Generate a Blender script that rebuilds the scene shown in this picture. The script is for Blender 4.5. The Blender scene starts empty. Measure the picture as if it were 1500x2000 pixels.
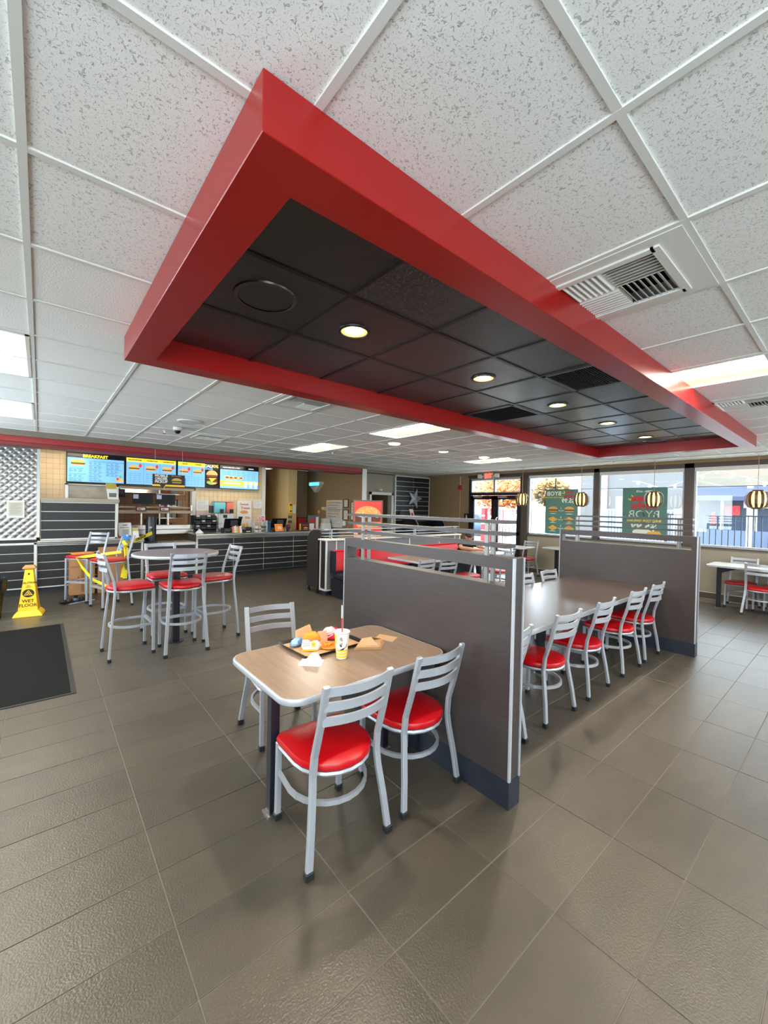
import bpy, bmesh, math, random
from mathutils import Vector, Matrix
random.seed(7)
PI = math.pi
SC = bpy.context.scene
COL = SC.collection

# ------------------------------------------------------------------ camera
F_PX = 794.676
CAM = Vector((-2.8567, -1.4024, 1.664))
YAW, PITCH, ROLL = 0.8690, -0.0130, 0.0210
def cam_axes():
    cy, sy, cp, sp = math.cos(YAW), math.sin(YAW), math.cos(PITCH), math.sin(PITCH)
    f = Vector((cy*cp, sy*cp, sp)); r = Vector((sy, -cy, 0)); u = r.cross(f)
    cr, sr = math.cos(ROLL), math.sin(ROLL)
    return cr*r + sr*u, -sr*r + cr*u, f
RT, UP, FW = cam_axes()
cd = bpy.data.cameras.new('camera'); cam = bpy.data.objects.new('camera', cd); COL.objects.link(cam)
cd.sensor_fit = 'VERTICAL'; cd.sensor_height = 36; cd.lens = F_PX/2000*36; cd.clip_start = .05; cd.clip_end = 300
m = Matrix((RT, UP, -FW)).transposed().to_4x4(); m.translation = CAM
cam.matrix_world = m
SC.camera = cam

# ------------------------------------------------------------------ world, sun, exposure
SC.view_settings.view_transform = 'Standard'; SC.view_settings.look = 'None'
SC.view_settings.gamma = 1; SC.view_settings.exposure = 1.5
try: SC.view_settings.use_curve_mapping = False
except Exception: pass
SC.cycles.use_denoising = True
SC.cycles.max_bounces = 8; SC.cycles.diffuse_bounces = 5; SC.cycles.glossy_bounces = 4; SC.cycles.transparent_max_bounces = 12
SC.cycles.caustics_reflective = False; SC.cycles.caustics_refractive = False
SC.cycles.sample_clamp_indirect = 6
W = bpy.data.worlds.new('world'); SC.world = W; W.use_nodes = True
wn = W.node_tree; wn.nodes.clear()
wo = wn.nodes.new('ShaderNodeOutputWorld'); wb = wn.nodes.new('ShaderNodeBackground')
wtc = wn.nodes.new('ShaderNodeTexCoord'); wmp = wn.nodes.new('ShaderNodeMapping'); wno = wn.nodes.new('ShaderNodeTexNoise'); wcr = wn.nodes.new('ShaderNodeValToRGB')
wmp.inputs['Scale'].default_value = (1, 1, 6); wno.inputs['Scale'].default_value = 2.2; wno.inputs['Detail'].default_value = 5
wcr.color_ramp.elements[0].position = .42; wcr.color_ramp.elements[0].color = (.72, .86, 1, 1)
wcr.color_ramp.elements[1].position = .62; wcr.color_ramp.elements[1].color = (1, 1, 1, 1)
wn.links.new(wtc.outputs['Generated'], wmp.inputs[0]); wn.links.new(wmp.outputs[0], wno.inputs[0]); wn.links.new(wno.outputs[0], wcr.inputs[0])
wn.links.new(wcr.outputs[0], wb.inputs[0]); wb.inputs[1].default_value = 4.6
wn.links.new(wb.outputs[0], wo.inputs[0])
sd = bpy.data.lights.new('sun', 'SUN'); sun = bpy.data.objects.new('sun', sd); COL.objects.link(sun)
sd.energy = 6.0; sd.angle = .02; sd.color = (1, .96, .9)
sun.rotation_euler = Vector((-.35, .2, 2.0)).to_track_quat('Z', 'Y').to_euler()
def portal(name, loc, rot, sx, sy):
    l = bpy.data.lights.new(name, 'AREA'); l.shape = 'RECTANGLE'; l.size = sx; l.size_y = sy; l.cycles.is_portal = True
    o = bpy.data.objects.new(name, l); o.location = loc; o.rotation_euler = rot; COL.objects.link(o)
portal('daylight_portal', (7.32, 1.4, 1.4), (0, PI/2, 0), 2.6, 11)
portal('daylight_portal', (-5.25, 4.5, 1.65), (0, -PI/2, 0), 2.0, 5.0)
portal('daylight_portal', (-5.25, -2.35, 1.65), (0, -PI/2, 0), 2.0, 3.2)
portal('daylight_portal', (1.2, -4.2, 1.5), (-PI/2, 0, 0), 10.6, 2.6)

# ------------------------------------------------------------------ materials
def lin(c):
    return tuple(((x/255)/12.92 if x/255 <= .04045 else ((x/255+.055)/1.055)**2.4) for x in c) + (1,)
MAT = {}
def mat(name, rgb=(128,128,128), rough=.5, metal=0, emit=0, bump=None, noise=None, rnd=0, spec=None, coat=0):
    """bump=(scale,strength,kind) noise=(scale,(rgb2),stretch,contrast)"""
    if name in MAT: return MAT[name]
    m = bpy.data.materials.new(name); m.use_nodes = True; MAT[name] = m
    nt = m.node_tree; b = nt.nodes['Principled BSDF']
    b.inputs['Base Color'].default_value = lin(rgb); b.inputs['Roughness'].default_value = rough; b.inputs['Metallic'].default_value = metal
    if spec is not None: b.inputs['Specular IOR Level'].default_value = spec
    if coat: b.inputs['Coat Weight'].default_value = coat; b.inputs['Coat Roughness'].default_value = .12
    if emit:
        b.inputs['Emission Color'].default_value = lin(rgb); b.inputs['Emission Strength'].default_value = emit
    tc = None
    def coord(st):
        nonlocal tc
        if tc is None: tc = nt.nodes.new('ShaderNodeTexCoord')
        mp = nt.nodes.new('ShaderNodeMapping'); mp.inputs['Scale'].default_value = st
        nt.links.new(tc.outputs['Object'], mp.inputs[0])
        if rnd:
            oi = nt.nodes.new('ShaderNodeObjectInfo'); ad = nt.nodes.new('ShaderNodeVectorMath'); ad.operation = 'SCALE'
            cx = nt.nodes.new('ShaderNodeCombineXYZ'); mu = nt.nodes.new('ShaderNodeMath'); mu.operation = 'MULTIPLY'; mu.inputs[1].default_value = 57
            nt.links.new(oi.outputs['Random'], mu.inputs[0]); nt.links.new(mu.outputs[0], cx.inputs[0]); nt.links.new(mu.outputs[0], cx.inputs[1])
            nt.links.new(cx.outputs[0], mp.inputs['Location'])
        return mp.outputs[0]
    csock = None
    if noise:
        sc, c2, st, con = noise
        n = nt.nodes.new('ShaderNodeTexNoise'); n.inputs['Scale'].default_value = sc; n.inputs['Detail'].default_value = 5; n.inputs['Roughness'].default_value = .6
        nt.links.new(coord(st), n.inputs['Vector'])
        r = nt.nodes.new('ShaderNodeValToRGB'); r.color_ramp.elements[0].position = .5-con; r.color_ramp.elements[1].position = .5+con
        r.color_ramp.elements[0].color = lin(rgb); r.color_ramp.elements[1].color = lin(c2)
        nt.links.new(n.outputs[0], r.inputs[0]); csock = r.outputs[0]
    if rnd:
        oi = nt.nodes.new('ShaderNodeObjectInfo'); mr = nt.nodes.new('ShaderNodeMapRange'); mr.inputs[3].default_value = 1-rnd; mr.inputs[4].default_value = 1+rnd
        nt.links.new(oi.outputs['Random'], mr.inputs[0]); hs = nt.nodes.new('ShaderNodeHueSaturation'); hs.inputs['Color'].default_value = lin(rgb)
        nt.links.new(mr.outputs[0], hs.inputs['Value'])
        if csock: nt.links.new(csock, hs.inputs['Color'])
        csock = hs.outputs[0]
    if bump:
        sc, stg, kind = bump
        if kind == 'pit':      # ceiling fissures: worm-like pits, also darker
            n = nt.nodes.new('ShaderNodeTexNoise'); n.inputs['Scale'].default_value = sc; n.inputs['Detail'].default_value = 1.5; n.inputs['Distortion'].default_value = 1.2
            nt.links.new(coord((1, 1, 1)), n.inputs['Vector'])
            r = nt.nodes.new('ShaderNodeValToRGB'); r.color_ramp.elements[0].position = .33; r.color_ramp.elements[1].position = .40
            r.color_ramp.elements[0].color = (0, 0, 0, 1); r.color_ramp.elements[1].color = (1, 1, 1, 1)
            nt.links.new(n.outputs[0], r.inputs[0])
            n2 = nt.nodes.new('ShaderNodeTexNoise'); n2.inputs['Scale'].default_value = sc*2.6; nt.links.new(coord((1, 1, 1)), n2.inputs['Vector'])
            r2 = nt.nodes.new('ShaderNodeValToRGB'); r2.color_ramp.elements[0].position = .30; r2.color_ramp.elements[1].position = .37
            nt.links.new(n2.outputs[0], r2.inputs[0])
            mn = nt.nodes.new('ShaderNodeMath'); mn.operation = 'MINIMUM'; nt.links.new(r.outputs[0], mn.inputs[0]); nt.links.new(r2.outputs[0], mn.inputs[1])
            mx = nt.nodes.new('ShaderNodeMix'); mx.data_type = 'RGBA'; mx.inputs[6].default_value = tuple(v*.62 for v in lin(rgb)[:3])+(1,); mx.inputs[7].default_value = lin(rgb)
            if csock: nt.links.new(csock, mx.inputs[7])
            nt.links.new(mn.outputs[0], mx.inputs[0]); csock = mx.outputs[2]; hsock = mn.outputs[0]
        else:
            n = nt.nodes.new('ShaderNodeTexNoise'); n.inputs['Scale'].default_value = sc; n.inputs['Detail'].default_value = 4
            nt.links.new(coord(kind if isinstance(kind, tuple) else (1, 1, 1)), n.inputs['Vector']); hsock = n.outputs[0]
        bp = nt.nodes.new('ShaderNodeBump'); bp.inputs['Strength'].default_value = stg; bp.inputs['Distance'].default_value = .01
        nt.links.new(hsock, bp.inputs['Height']); nt.links.new(bp.outputs[0], b.inputs['Normal'])
    if csock: nt.links.new(csock, b.inputs['Base Color'])
    return m
def glass(name, tint=(1, 1, 1, 1), refl=.07, rough=.02):
    if name in MAT: return MAT[name]
    m = bpy.data.materials.new(name); m.use_nodes = True; MAT[name] = m; nt = m.node_tree; nt.nodes.clear()
    o = nt.nodes.new('ShaderNodeOutputMaterial'); t = nt.nodes.new('ShaderNodeBsdfTransparent'); g = nt.nodes.new('ShaderNodeBsdfGlossy'); x = nt.nodes.new('ShaderNodeMixShader')
    t.inputs[0].default_value = tint; g.inputs[1].default_value = rough; x.inputs[0].default_value = refl
    nt.links.new(t.outputs[0], x.inputs[1]); nt.links.new(g.outputs[0], x.inputs[2]); nt.links.new(x.outputs[0], o.inputs[0])
    return m
tile_m = mat('floor_tile_mat', (78, 70, 59), .34, noise=(2.2, (60, 56, 49), (1, 2.4, 1), .28), bump=(120, .24, 'n'), rnd=.08, spec=.62)
grout_m = mat('grout', (122, 114, 102), .8)
ctile_m = mat('ceiling_tile_mat', (244, 244, 240), .9, bump=(100, .45, 'pit'), rnd=.015)
ctile_s = mat('ceiling_tile_plain', (242, 241, 236), .9, bump=(120, .3, 'n'), rnd=.02)
cgrid_m = mat('ceiling_grid_mat', (224, 224, 218), .5)
btile_m = mat('black_tile_mat', (24, 25, 28), .38, bump=(55, .7, 'pit'), rnd=.15, spec=1.0)
btile_s = mat('black_tile_plain', (27, 28, 32), .33, bump=(8, .25, 'n'), rnd=.2, spec=1.0)
bgrid_m = mat('black_grid_mat', (18, 18, 20), .4)
red_m = mat('red_paint', (158, 12, 8), .33, bump=(40, .06, 'n'), spec=.5, coat=.12)
lam_m = mat('dark_laminate', (64, 56, 55), .42, noise=(6, (52, 47, 48), (1, 1, 9), .25))
lamh_m = mat('dark_laminate_h', (66, 56, 54), .40, noise=(5, (52, 47, 48), (1, .8, 14), .25))
silver_m = mat('silver_frame', (168, 173, 182), .38, .4, bump=(500, .05, 'n'))
edge_m = mat('silver_edge', (176, 181, 189), .4, .25)
steel_m = mat('brushed_steel', (190, 186, 180), .28, .95, bump=(60, .08, (1, 1, 14)))
chrome_m = mat('chrome', (205, 205, 205), .14, 1)
vinyl_m = mat('red_vinyl', (180, 8, 20), .33, bump=(160, .08, 'n'))
vinyl2_m = mat('red_vinyl_booth', (196, 24, 38), .36, bump=(60, .05, 'n'))
rub_m = mat('black_rubber', (20, 22, 26), .55)
black_m = mat('black_metal', (26, 27, 36), .35)
kick_m = mat('black_kick', (30, 36, 48), .45)
top_m = mat('brown_tabletop', (150, 126, 106), .27, noise=(4, (130, 108, 92), (9, 1, 1), .3), spec=.5)
topd_m = mat('dark_tabletop', (74, 64, 60), .27, noise=(4, (66, 56, 52), (9, 1, 1), .3), spec=.6)
topg_m = mat('grey_tabletop', (128, 116, 116), .3, noise=(6, (96, 86, 90), (1, 12, 1), .2))
brown_w = mat('wall_brown', (146, 120, 86), .75)
grey_w = mat('wall_grey', (158, 148, 130), .75)
cream_w = mat('wall_cream', (206, 178, 124), .7)
taupe_w = mat('wall_taupe', (150, 142, 126), .5)
dfr_m = mat('window_frame_mat', (74, 62, 54), .45)
blkfr_m = mat('door_frame_mat', (24, 22, 24), .4)
white_m = mat('white_trim', (222, 220, 214), .5)
plank_m = mat('dark_plank', (38, 37, 39), .42, noise=(5, (30, 29, 31), (1, 1, 10), .3))
plankg_m = mat('grey_plank', (120, 122, 128), .4, noise=(5, (104, 106, 114), (1, 1, 10), .3))
creamt_m = mat('cream_wall_tile', (222, 198, 158), .25, rnd=.04)
creamg_m = mat('cream_grout', (140, 112, 80), .8)
brick_m = mat('kitchen_tile', (196, 150, 122), .4, rnd=.06)
quilt_m = mat('quilted_steel', (158, 157, 155), .34, .85)
beige_m = mat('beige_shelf', (172, 160, 140), .5)
matt_m = mat('floor_mat_rubber', (22, 21, 21), .95, bump=(400, .5, 'n'), spec=.15)
yel_m = mat('sign_yellow', (252, 196, 10), .4)
tan_m = mat('tan_wood', (176, 128, 70), .6)
card_m = mat('cardboard', (170, 124, 84), .8)
kraft_m = mat('kraft_paper', (196, 156, 116), .8)
paper_m = mat('white_paper', (236, 236, 234), .7)
dark_m = mat('dark_plastic', (20, 20, 22), .4)
hdr_g = mat('header_grey', (120, 110, 96), .6)
hdr_r = mat('header_red', (150, 26, 30), .4)
ink_m = mat('black_ink', (16, 16, 16), .6)
redp_m = mat('red_print', (204, 26, 36), .5)
orange_m = mat('orange_wrap', (240, 150, 40), .6, noise=(20, (226, 128, 30), (1, 1, 1), .2))
teal_m = mat('poster_green', (76, 124, 116), .5)
cloth_blk = mat('black_cloth', (22, 21, 24), .9)
skin_m = mat('skin', (196, 140, 108), .5)
hair_m = mat('dark_hair', (26, 20, 20), .5)
conc_m = mat('concrete', (150, 146, 138), .8, noise=(1.5, (136, 132, 125), (1, 1, 1), .3))
asph_m = mat('asphalt', (92, 94, 98), .9)
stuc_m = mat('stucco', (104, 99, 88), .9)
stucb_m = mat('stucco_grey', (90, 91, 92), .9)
blue_aw = mat('blue_awning', (34, 46, 74), .7)
fence_m = mat('dark_fence', (50, 56, 66), .5)
fenceb_m = mat('blue_fence', (132, 156, 190), .6)
leaf_m = mat('leaves', (86, 98, 60), .8, noise=(3, (150, 96, 44), (1, 1, 1), .3))
bark_m = mat('bark', (90, 74, 60), .9)
win_g = glass('window_glass', (.88, .92, .93, 1), .05)
dkglass = mat('dark_glass', (52, 62, 76), .08)
lens_m = mat('light_lens', (255, 249, 232), .5, emit=19)
warm_m = mat('warm_bulb', (255, 214, 150), .5, emit=14)
refl_m = mat('troffer_reflector', (226, 214, 190), .35)
scr_blue = mat('screen_blue', (118, 178, 236), .3, emit=.30)
scr_blk = mat('screen_black', (10, 10, 12), .2, emit=.2)
scr_yel = mat('screen_yellow', (255, 222, 50), .3, emit=.30)
scr_ink = mat('screen_ink', (44, 70, 110), .3, emit=0.20)
scr_wht = mat('screen_white', (240, 240, 240), .3, emit=.30)
scr_bun = mat('screen_bun', (222, 160, 90), .3, emit=0.36)
scr_pat = mat('screen_patty', (110, 52, 28), .3, emit=0.32)
scr_grn = mat('screen_green', (110, 170, 60), .3, emit=0.32)
scr_red = mat('screen_red', (200, 50, 44), .3, emit=0.36)
off_m = mat('monitor_off', (10, 11, 13), .45, spec=.3)

# ------------------------------------------------------------------ mesh helpers
class MB:
    def __init__(s): s.v = []; s.f = []
    def box(s, x0, x1, y0, y1, z0, z1):
        n = len(s.v)
        s.v += [(x0,y0,z0),(x1,y0,z0),(x1,y1,z0),(x0,y1,z0),(x0,y0,z1),(x1,y0,z1),(x1,y1,z1),(x0,y1,z1)]
        s.f += [tuple(n+i for i in f) for f in ((0,3,2,1),(4,5,6,7),(0,1,5,4),(1,2,6,5),(2,3,7,6),(3,0,4,7))]
        return s
    def poly(s, pts, d):
        n = len(s.v); k = len(pts); d = Vector(d)
        s.v += [tuple(p) for p in pts] + [tuple(Vector(p)+d) for p in pts]
        s.f += [tuple(n+i for i in range(k))[::-1], tuple(n+k+i for i in range(k))]
        s.f += [(n+i, n+(i+1) % k, n+k+(i+1) % k, n+k+i) for i in range(k)]
        return s
    def face(s, pts):
        n = len(s.v); s.v += [tuple(p) for p in pts]; s.f.append(tuple(range(n, n+len(pts)))); return s
    def lathe(s, prof, c=(0,0,0), n=20, cap=True, sx=1, sy=1):
        b = len(s.v)
        for r, z in prof:
            for i in range(n):
                a = 2*PI*i/n; s.v.append((c[0]+r*math.cos(a)*sx, c[1]+r*math.sin(a)*sy, c[2]+z))
        for j in range(len(prof)-1):
            for i in range(n):
                s.f.append((b+j*n+i, b+j*n+(i+1) % n, b+(j+1)*n+(i+1) % n, b+(j+1)*n+i))
        if cap:
            s.f.append(tuple(b+i for i in range(n))[::-1]); s.f.append(tuple(b+(len(prof)-1)*n+i for i in range(n)))
        return s
    def sweep(s, path, w, h, hint=(0,0,1), closed=False, n=4):
        """rectangle (n=4) or round (n>4) section w across, h along hint"""
        P = [Vector(p) for p in path]; k = len(P); b = len(s.v); hint = Vector(hint)
        for i, p in enumerate(P):
            if closed: t = (P[(i+1) % k]-P[i-1])
            else: t = P[min(i+1, k-1)]-P[max(i-1, 0)]
            t.normalize(); sd = t.cross(hint)
            if sd.length < 1e-4: sd = t.cross(Vector((1, 0, 0)))
            sd.normalize(); up = sd.cross(t).normalized()
            if n == 4: of = [(-w/2,-h/2),(w/2,-h/2),(w/2,h/2),(-w/2,h/2)]
            else: of = [(w/2*math.cos(2*PI*q/n), h/2*math.sin(2*PI*q/n)) for q in range(n)]
            for a, c in of: s.v.append(tuple(p+sd*a+up*c))
        m = n
        for i in range(k if closed else k-1):
            j = (i+1) % k
            for q in range(m): s.f.append((b+i*m+q, b+i*m+(q+1) % m, b+j*m+(q+1) % m, b+j*m+q))
        if not closed:
            s.f.append(tuple(b+q for q in range(m))[::-1]); s.f.append(tuple(b+(k-1)*m+q for q in range(m)))
        return s
    def mesh(s, name, smooth=False, bevel=0, seg=1):
        me = bpy.data.meshes.new(name); bm = bmesh.new()
        vs = [bm.verts.new(v) for v in s.v]
        for f in s.f:
            try: bm.faces.new([vs[i] for i in f])
            except ValueError: pass
        bmesh.ops.recalc_face_normals(bm, faces=bm.faces)
        if bevel:
            es = [e for e in bm.edges if len(e.link_faces) == 2 and e.calc_face_angle(0) > .6]
            bmesh.ops.bevel(bm, geom=es, offset=bevel, segments=seg, affect='EDGES', profile=.5)
        if smooth:
            for f in bm.faces: f.smooth = True
        bm.to_mesh(me); bm.free()
        if smooth: me.set_sharp_from_angle(angle=.7)
        return me
    def build(s, name, m, parent=None, loc=(0,0,0), rz=0, smooth=False, bevel=0, seg=1):
        return put(name, s.mesh(name, smooth, bevel, seg), m, parent, loc, rz)
def put(name, me, m, parent=None, loc=(0,0,0), rz=0, rot=None):
    if m is not None and not me.materials: me.materials.append(m)
    o = bpy.data.objects.new(name, me); COL.objects.link(o); o.location = loc
    o.rotation_euler = rot if rot else (0, 0, rz)
    if parent: o.parent = parent
    return o
def tag(o, label=None, cat=None, group=None, kind=None):
    if label: o['label'] = label
    if cat: o['category'] = cat
    if group: o['group'] = group
    if kind: o['kind'] = kind
    return o
def thing(name, label, cat, loc=(0,0,0), rz=0, group=None, kind=None):
    o = bpy.data.objects.new(name, None); COL.objects.link(o); o.location = loc; o.rotation_euler = (0,0,rz); o.empty_display_size = .1
    return tag(o, label, cat, group, kind)
def kids(o): return [c for c in KID.get(o, [])]
KID = {}
def copy_tree(o, parent=None):
    c = o.copy(); COL.objects.link(c)
    if parent: c.parent = parent
    for ch in list(o.children): copy_tree(ch, c)
    return c
def dup(o, loc, rz, label=None, group=None):
    c = copy_tree(o); c.location = loc; c.rotation_euler = (0,0,rz)
    if label: c['label'] = label
    if group: c['group'] = group
    return c
def B(name, m, x0, x1, y0, y1, z0, z1, parent=None, bevel=0, smooth=False):
    return MB().box(x0,x1,y0,y1,z0,z1).build(name, m, parent, bevel=bevel, smooth=smooth)
TXT = {}
def text_mesh(s, size, align='CENTER', sx=1.0, mirror=False, bold=0):
    key = (s, size, align, sx, mirror, bold)
    if key in TXT: return TXT[key]
    cu = bpy.data.curves.new('lettering', 'FONT'); cu.body = s; cu.size = size; cu.align_x = align; cu.align_y = 'CENTER'
    cu.resolution_u = 2; cu.extrude = .0008; cu.offset = bold
    o = bpy.data.objects.new('lettering', cu); COL.objects.link(o)
    bpy.context.view_layer.update()
    me = bpy.data.meshes.new_from_object(o.evaluated_get(bpy.context.evaluated_depsgraph_get()))
    bpy.data.objects.remove(o); bpy.data.curves.remove(cu)
    # lie in the local XZ plane, facing -Y
    me.transform(Matrix.Diagonal(((-sx if mirror else sx), 1, 1, 1)))
    me.transform(Matrix.Rotation(PI/2, 4, 'X'))
    if mirror: me.flip_normals()
    me.name = 'lettering'; TXT[key] = me
    return me
def text(s, size, m, x, y, z, parent, name='lettering', align='CENTER', sx=1.0, mirror=False, bold=0, rot=None):
    me = text_mesh(s, size, align, sx, mirror, bold)
    if me.materials and me.materials[0] != m: me = me.copy()
    me.materials.clear(); me.materials.append(m)
    o = bpy.data.objects.new(name, me); COL.objects.link(o); o.location = (x, y, z); o.parent = parent
    if rot: o.rotation_euler = rot
    return o
def flat(name, m, pts, y, parent, t=.0012):
    """thin polygon in the local XZ plane at depth y"""
    return MB().poly([(a, y, b) for a, b in pts], (0, -t, 0)).build(name, m, parent)
def ell(cx, cz, rx, rz, a0=0, a1=2*PI, n=14):
    return [(cx+rx*math.cos(a0+(a1-a0)*i/(n if a1-a0 > 6.2 else n-1)), cz+rz*math.sin(a0+(a1-a0)*i/(n if a1-a0 > 6.2 else n-1))) for i in range(n)]
def star(cx, cz, r, k=.45, rot=0):
    return [(cx+(r if i % 2 == 0 else r*k)*math.sin(rot+PI*i/5), cz+(r if i % 2 == 0 else r*k)*math.cos(rot+PI*i/5)) for i in range(10)]
def burger_pic(parent, cx, cz, w, y, em=True):
    """a printed burger: bun halves, patty, filling"""
    bun, pat, grn = (scr_bun, scr_pat, scr_grn) if em else (mat('print_bun',(226,160,84),.5), mat('print_patty',(96,44,24),.5), mat('print_lettuce',(110,160,60),.5))
    h = w*.62
    flat('burger_print', bun, ell(cx, cz+h*.1, w/2, h*.42, 0, PI, 12), y, parent)
    flat('burger_print', grn, [(cx-w*.52, cz+h*.1), (cx-w*.54, cz-h*.02), (cx+w*.54, cz-h*.02), (cx+w*.52, cz+h*.1)], y, parent)
    flat('burger_print', pat, [(cx-w*.5, cz), (cx-w*.48, cz-h*.2), (cx+w*.48, cz-h*.2), (cx+w*.5, cz)], y-.0006, parent)
    flat('burger_print', bun, [(cx-w*.48, cz-h*.18), (cx-w*.42, cz-h*.36), (cx+w*.42, cz-h*.36), (cx+w*.48, cz-h*.18)], y-.0003, parent)
def inview(p, margin=1.15):
    d = Vector(p)-CAM; z = d.dot(FW)
    if z < .2: return None
    x = d.dot(RT)/z*F_PX/750; y = d.dot(UP)/z*F_PX/1000
    return z if abs(x) < margin and abs(y) < margin else None

# ================================================================== SETTING
CZ = 2.722; XW = 7.15; YB = 8.12
# ---- floor: 24 x 12 inch tiles
TX, TY = .6096, .3048
floor = MB().box(-5.2, XW, -4.1, 12.2, -.12, -.004).build('floor', grout_m); tag(floor, kind='structure')
tm = MB().box(.002, TX-.002, .002, TY-.002, -.010, 0).mesh('floor_tile', bevel=.0012); tm.materials.append(tile_m)
cells = []
for i in range(-9, 12):
    for j in range(-14, 31):
        cx, cy = (i+.5)*TX, (j+.5)*TY
        if cx > XW-.25 or cx < -5.1: continue
        d = max((inview((cx+a, cy+b, 0)) or 0) for a in (-.3, 0, .3) for b in (-.15, .15))
        cells.append((d if d > 0 else 99, i, j))
cells.sort()
for n, (d, i, j) in enumerate(cells[:296]):
    put('floor_tile', tm, None, floor, (i*TX, j*TY, random.uniform(-.0006, .0004)))
rest = MB()
for d, i, j in cells[296:]: rest.box(i*TX+.002, (i+1)*TX-.002, j*TY+.002, (j+1)*TY-.002, -.010, 0)
tag(rest.build('floor_tiling', tile_m, floor), kind='stuff')
# ---- ceiling: 24 x 24 inch lay-in tiles on a white grid
GX, GY, G = -1.6878, -.9546, .6096
SX0, SX1, SY0, SY1 = -2.4519, 4.4886, -.4358, 1.6975; SZ = 2.5704; SW = .1534
ceil = MB().box(-5.2, XW+.2, -4.2, 12.2, 2.80, 2.95).build('ceiling', white_m); tag(ceil, kind='structure')
LIGHTS = [(4, -1, 'y'), (4, 5, 'y'), (4, 9, 'y'), (-3, 5, 'y'), (-3, 9, 'y'), (4, -4, 'y'), (10, 1, 'y'), (10, 7, 'y'), (-3, -3, 'y'), (-5, 1, 'y'), (-5, 7, 'y'), (0, -4, 'y'), (8, -4, 'y')]  # last four troffers are unseen, added to brighten the ceiling
SPECIAL = {}
for (i, j, o) in LIGHTS: SPECIAL[(i, j)] = 'L'; SPECIAL[(i, j+1)] = 'L'
VENTS = [(1, 0), (1, 5), (6, 0), (7, 7), (1, 10)]
for v in VENTS: SPECIAL[v] = 'V'
cm1 = MB().box(.008, G-.008, .008, G-.008, 0, .02).mesh('ceiling_tile', bevel=.003); cm1.materials.append(ctile_m)
cm2 = cm1.copy(); cm2.materials.clear(); cm2.materials.append(ctile_s)
cl = []
for i in range(-5, 15):
    for j in range(-5, 18):
        x, y = GX+i*G, GY+j*G
        if (i, j) in SPECIAL: continue
        if x+G > XW+.1 and x > XW-.02: continue
        if x > SX0-.02 and x+G < SX1+.02 and y > SY0-.1 and y+G < SY1+.1: continue
        d = max((inview((x+a, y+b, CZ)) or 0) for a in (0, .3, .6) for b in (0, .3, .6))
        cl.append((d if d > 0 else 99, i, j))
cl.sort(); rest = MB()
for n, (d, i, j) in enumerate(cl):
    x, y = GX+i*G, GY+j*G
    if n < 290 and d < 90:
        smooth_ = (i < -1 and j > 2) or (j > 3 and i < 3)
        put('ceiling_tile', cm2 if smooth_ else cm1, None, ceil, (x, y, CZ+.006+random.uniform(0, .002)))
    else: rest.box(x+.008, x+G-.008, y+.008, y+G-.008, CZ+.006, CZ+.026)
tag(rest.build('ceiling_tiling', ctile_m, ceil), kind='stuff')
for i in range(-5, 16):
    x = GX+i*G
    if x < XW: B('grid_bar', cgrid_m, x-.012, x+.012, -4.1, 11.9, CZ, CZ+.03, ceil)
for j in range(-5, 22):
    y = GY+j*G
    B('grid_bar', cgrid_m, -5.1, XW, y-.012, y+.012, CZ+.0006, CZ+.03, ceil)
# ---- walls
def struct(name, m, boxes, parent=None):
    b = MB()
    for q in boxes: b.box(*q)
    o = b.build(name, m, parent)
    if not parent: o['kind'] = 'structure'
    return o
wr = struct('wall_right', taupe_w, [(XW, XW+.2, -4.1, 4.62, 0, 1.0), (XW, XW+.2, -4.1, 4.62, 2.60, 2.8)])
struct('pier', dfr_m, [(XW-.02, XW+.2, .83, .985, 0.98, 2.72), (XW-.02, XW+.2, 2.64, 2.755, .98, 2.72), (XW-.03, XW+.2, 4.45, 4.64, 0, 2.72), (XW-.02, XW+.2, -1.35, -1.2, .98, 2.72), (XW-.02, XW+.2, -4.1, -3.5, .98, 2.72)], wr)
struct('header_panel', dfr_m, [(XW-.02, XW, -4.1, 6.45, 2.575, 2.665)], wr)
struct('header_moulding', brown_w, [(XW-.05, XW+.01, -4.1, 8.1, 2.665, 2.722)], wr)
struct('wall_panel', taupe_w, [(XW-.012, XW, y0, y1, .16, .955) for y0, y1 in ((-3.9, -1.3), (-1.29, .83), (.84, 2.64), (2.65, 4.44))], wr)
struct('wall_section', brown_w, [(XW, XW+.2, 6.42, 8.4, 0, 2.8), (XW, XW+.2, 4.62, 6.42, 2.56, 2.8)], wr)
struct('sill', dfr_m, [(XW-.05, XW+.02, -4.1, 4.45, .985, 1.012)], wr)
bbr = struct('baseboard_right', dfr_m, [(XW-.02, XW, -4.1, 4.45, 0, .12), (XW-.02, XW, 6.42, 8.1, 0, .12)])
struct('top_strip', white_m, [(XW-.022, XW, -4.1, 4.45, .12, .128)], bbr)
def window(n, y0, y1, muntin=None):
    w = struct('window_%d' % n, edge_m, [(XW+.02, XW+.10, y0, y0+.035, 1.01, 2.58), (XW+.02, XW+.10, y1-.035, y1, 1.01, 2.58), (XW+.02, XW+.10, y0, y1, 1.01, 1.05), (XW+.02, XW+.10, y0, y1, 2.545, 2.58)])
    B('pane', win_g, XW+.055, XW+.061, y0+.03, y1-.03, 1.045, 2.55, w)
    B('glazing_bar', fence_m, XW+.045, XW+.07, y0+.03, y1-.03, 2.19, 2.20, w)
    B('blind_cassette', white_m, XW-.01, XW+.05, y0+.01, y1-.01, 2.50, 2.575, w)
    if muntin: B('glazing_bar', fence_m, XW+.12, XW+.14, muntin-.012, muntin+.012, 2.2, 2.5, w)
window(1, 2.755, 4.45, 3.76); window(2, .985, 2.64); window(3, -1.2, .83); window(4, -3.5, -1.35)
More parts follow.
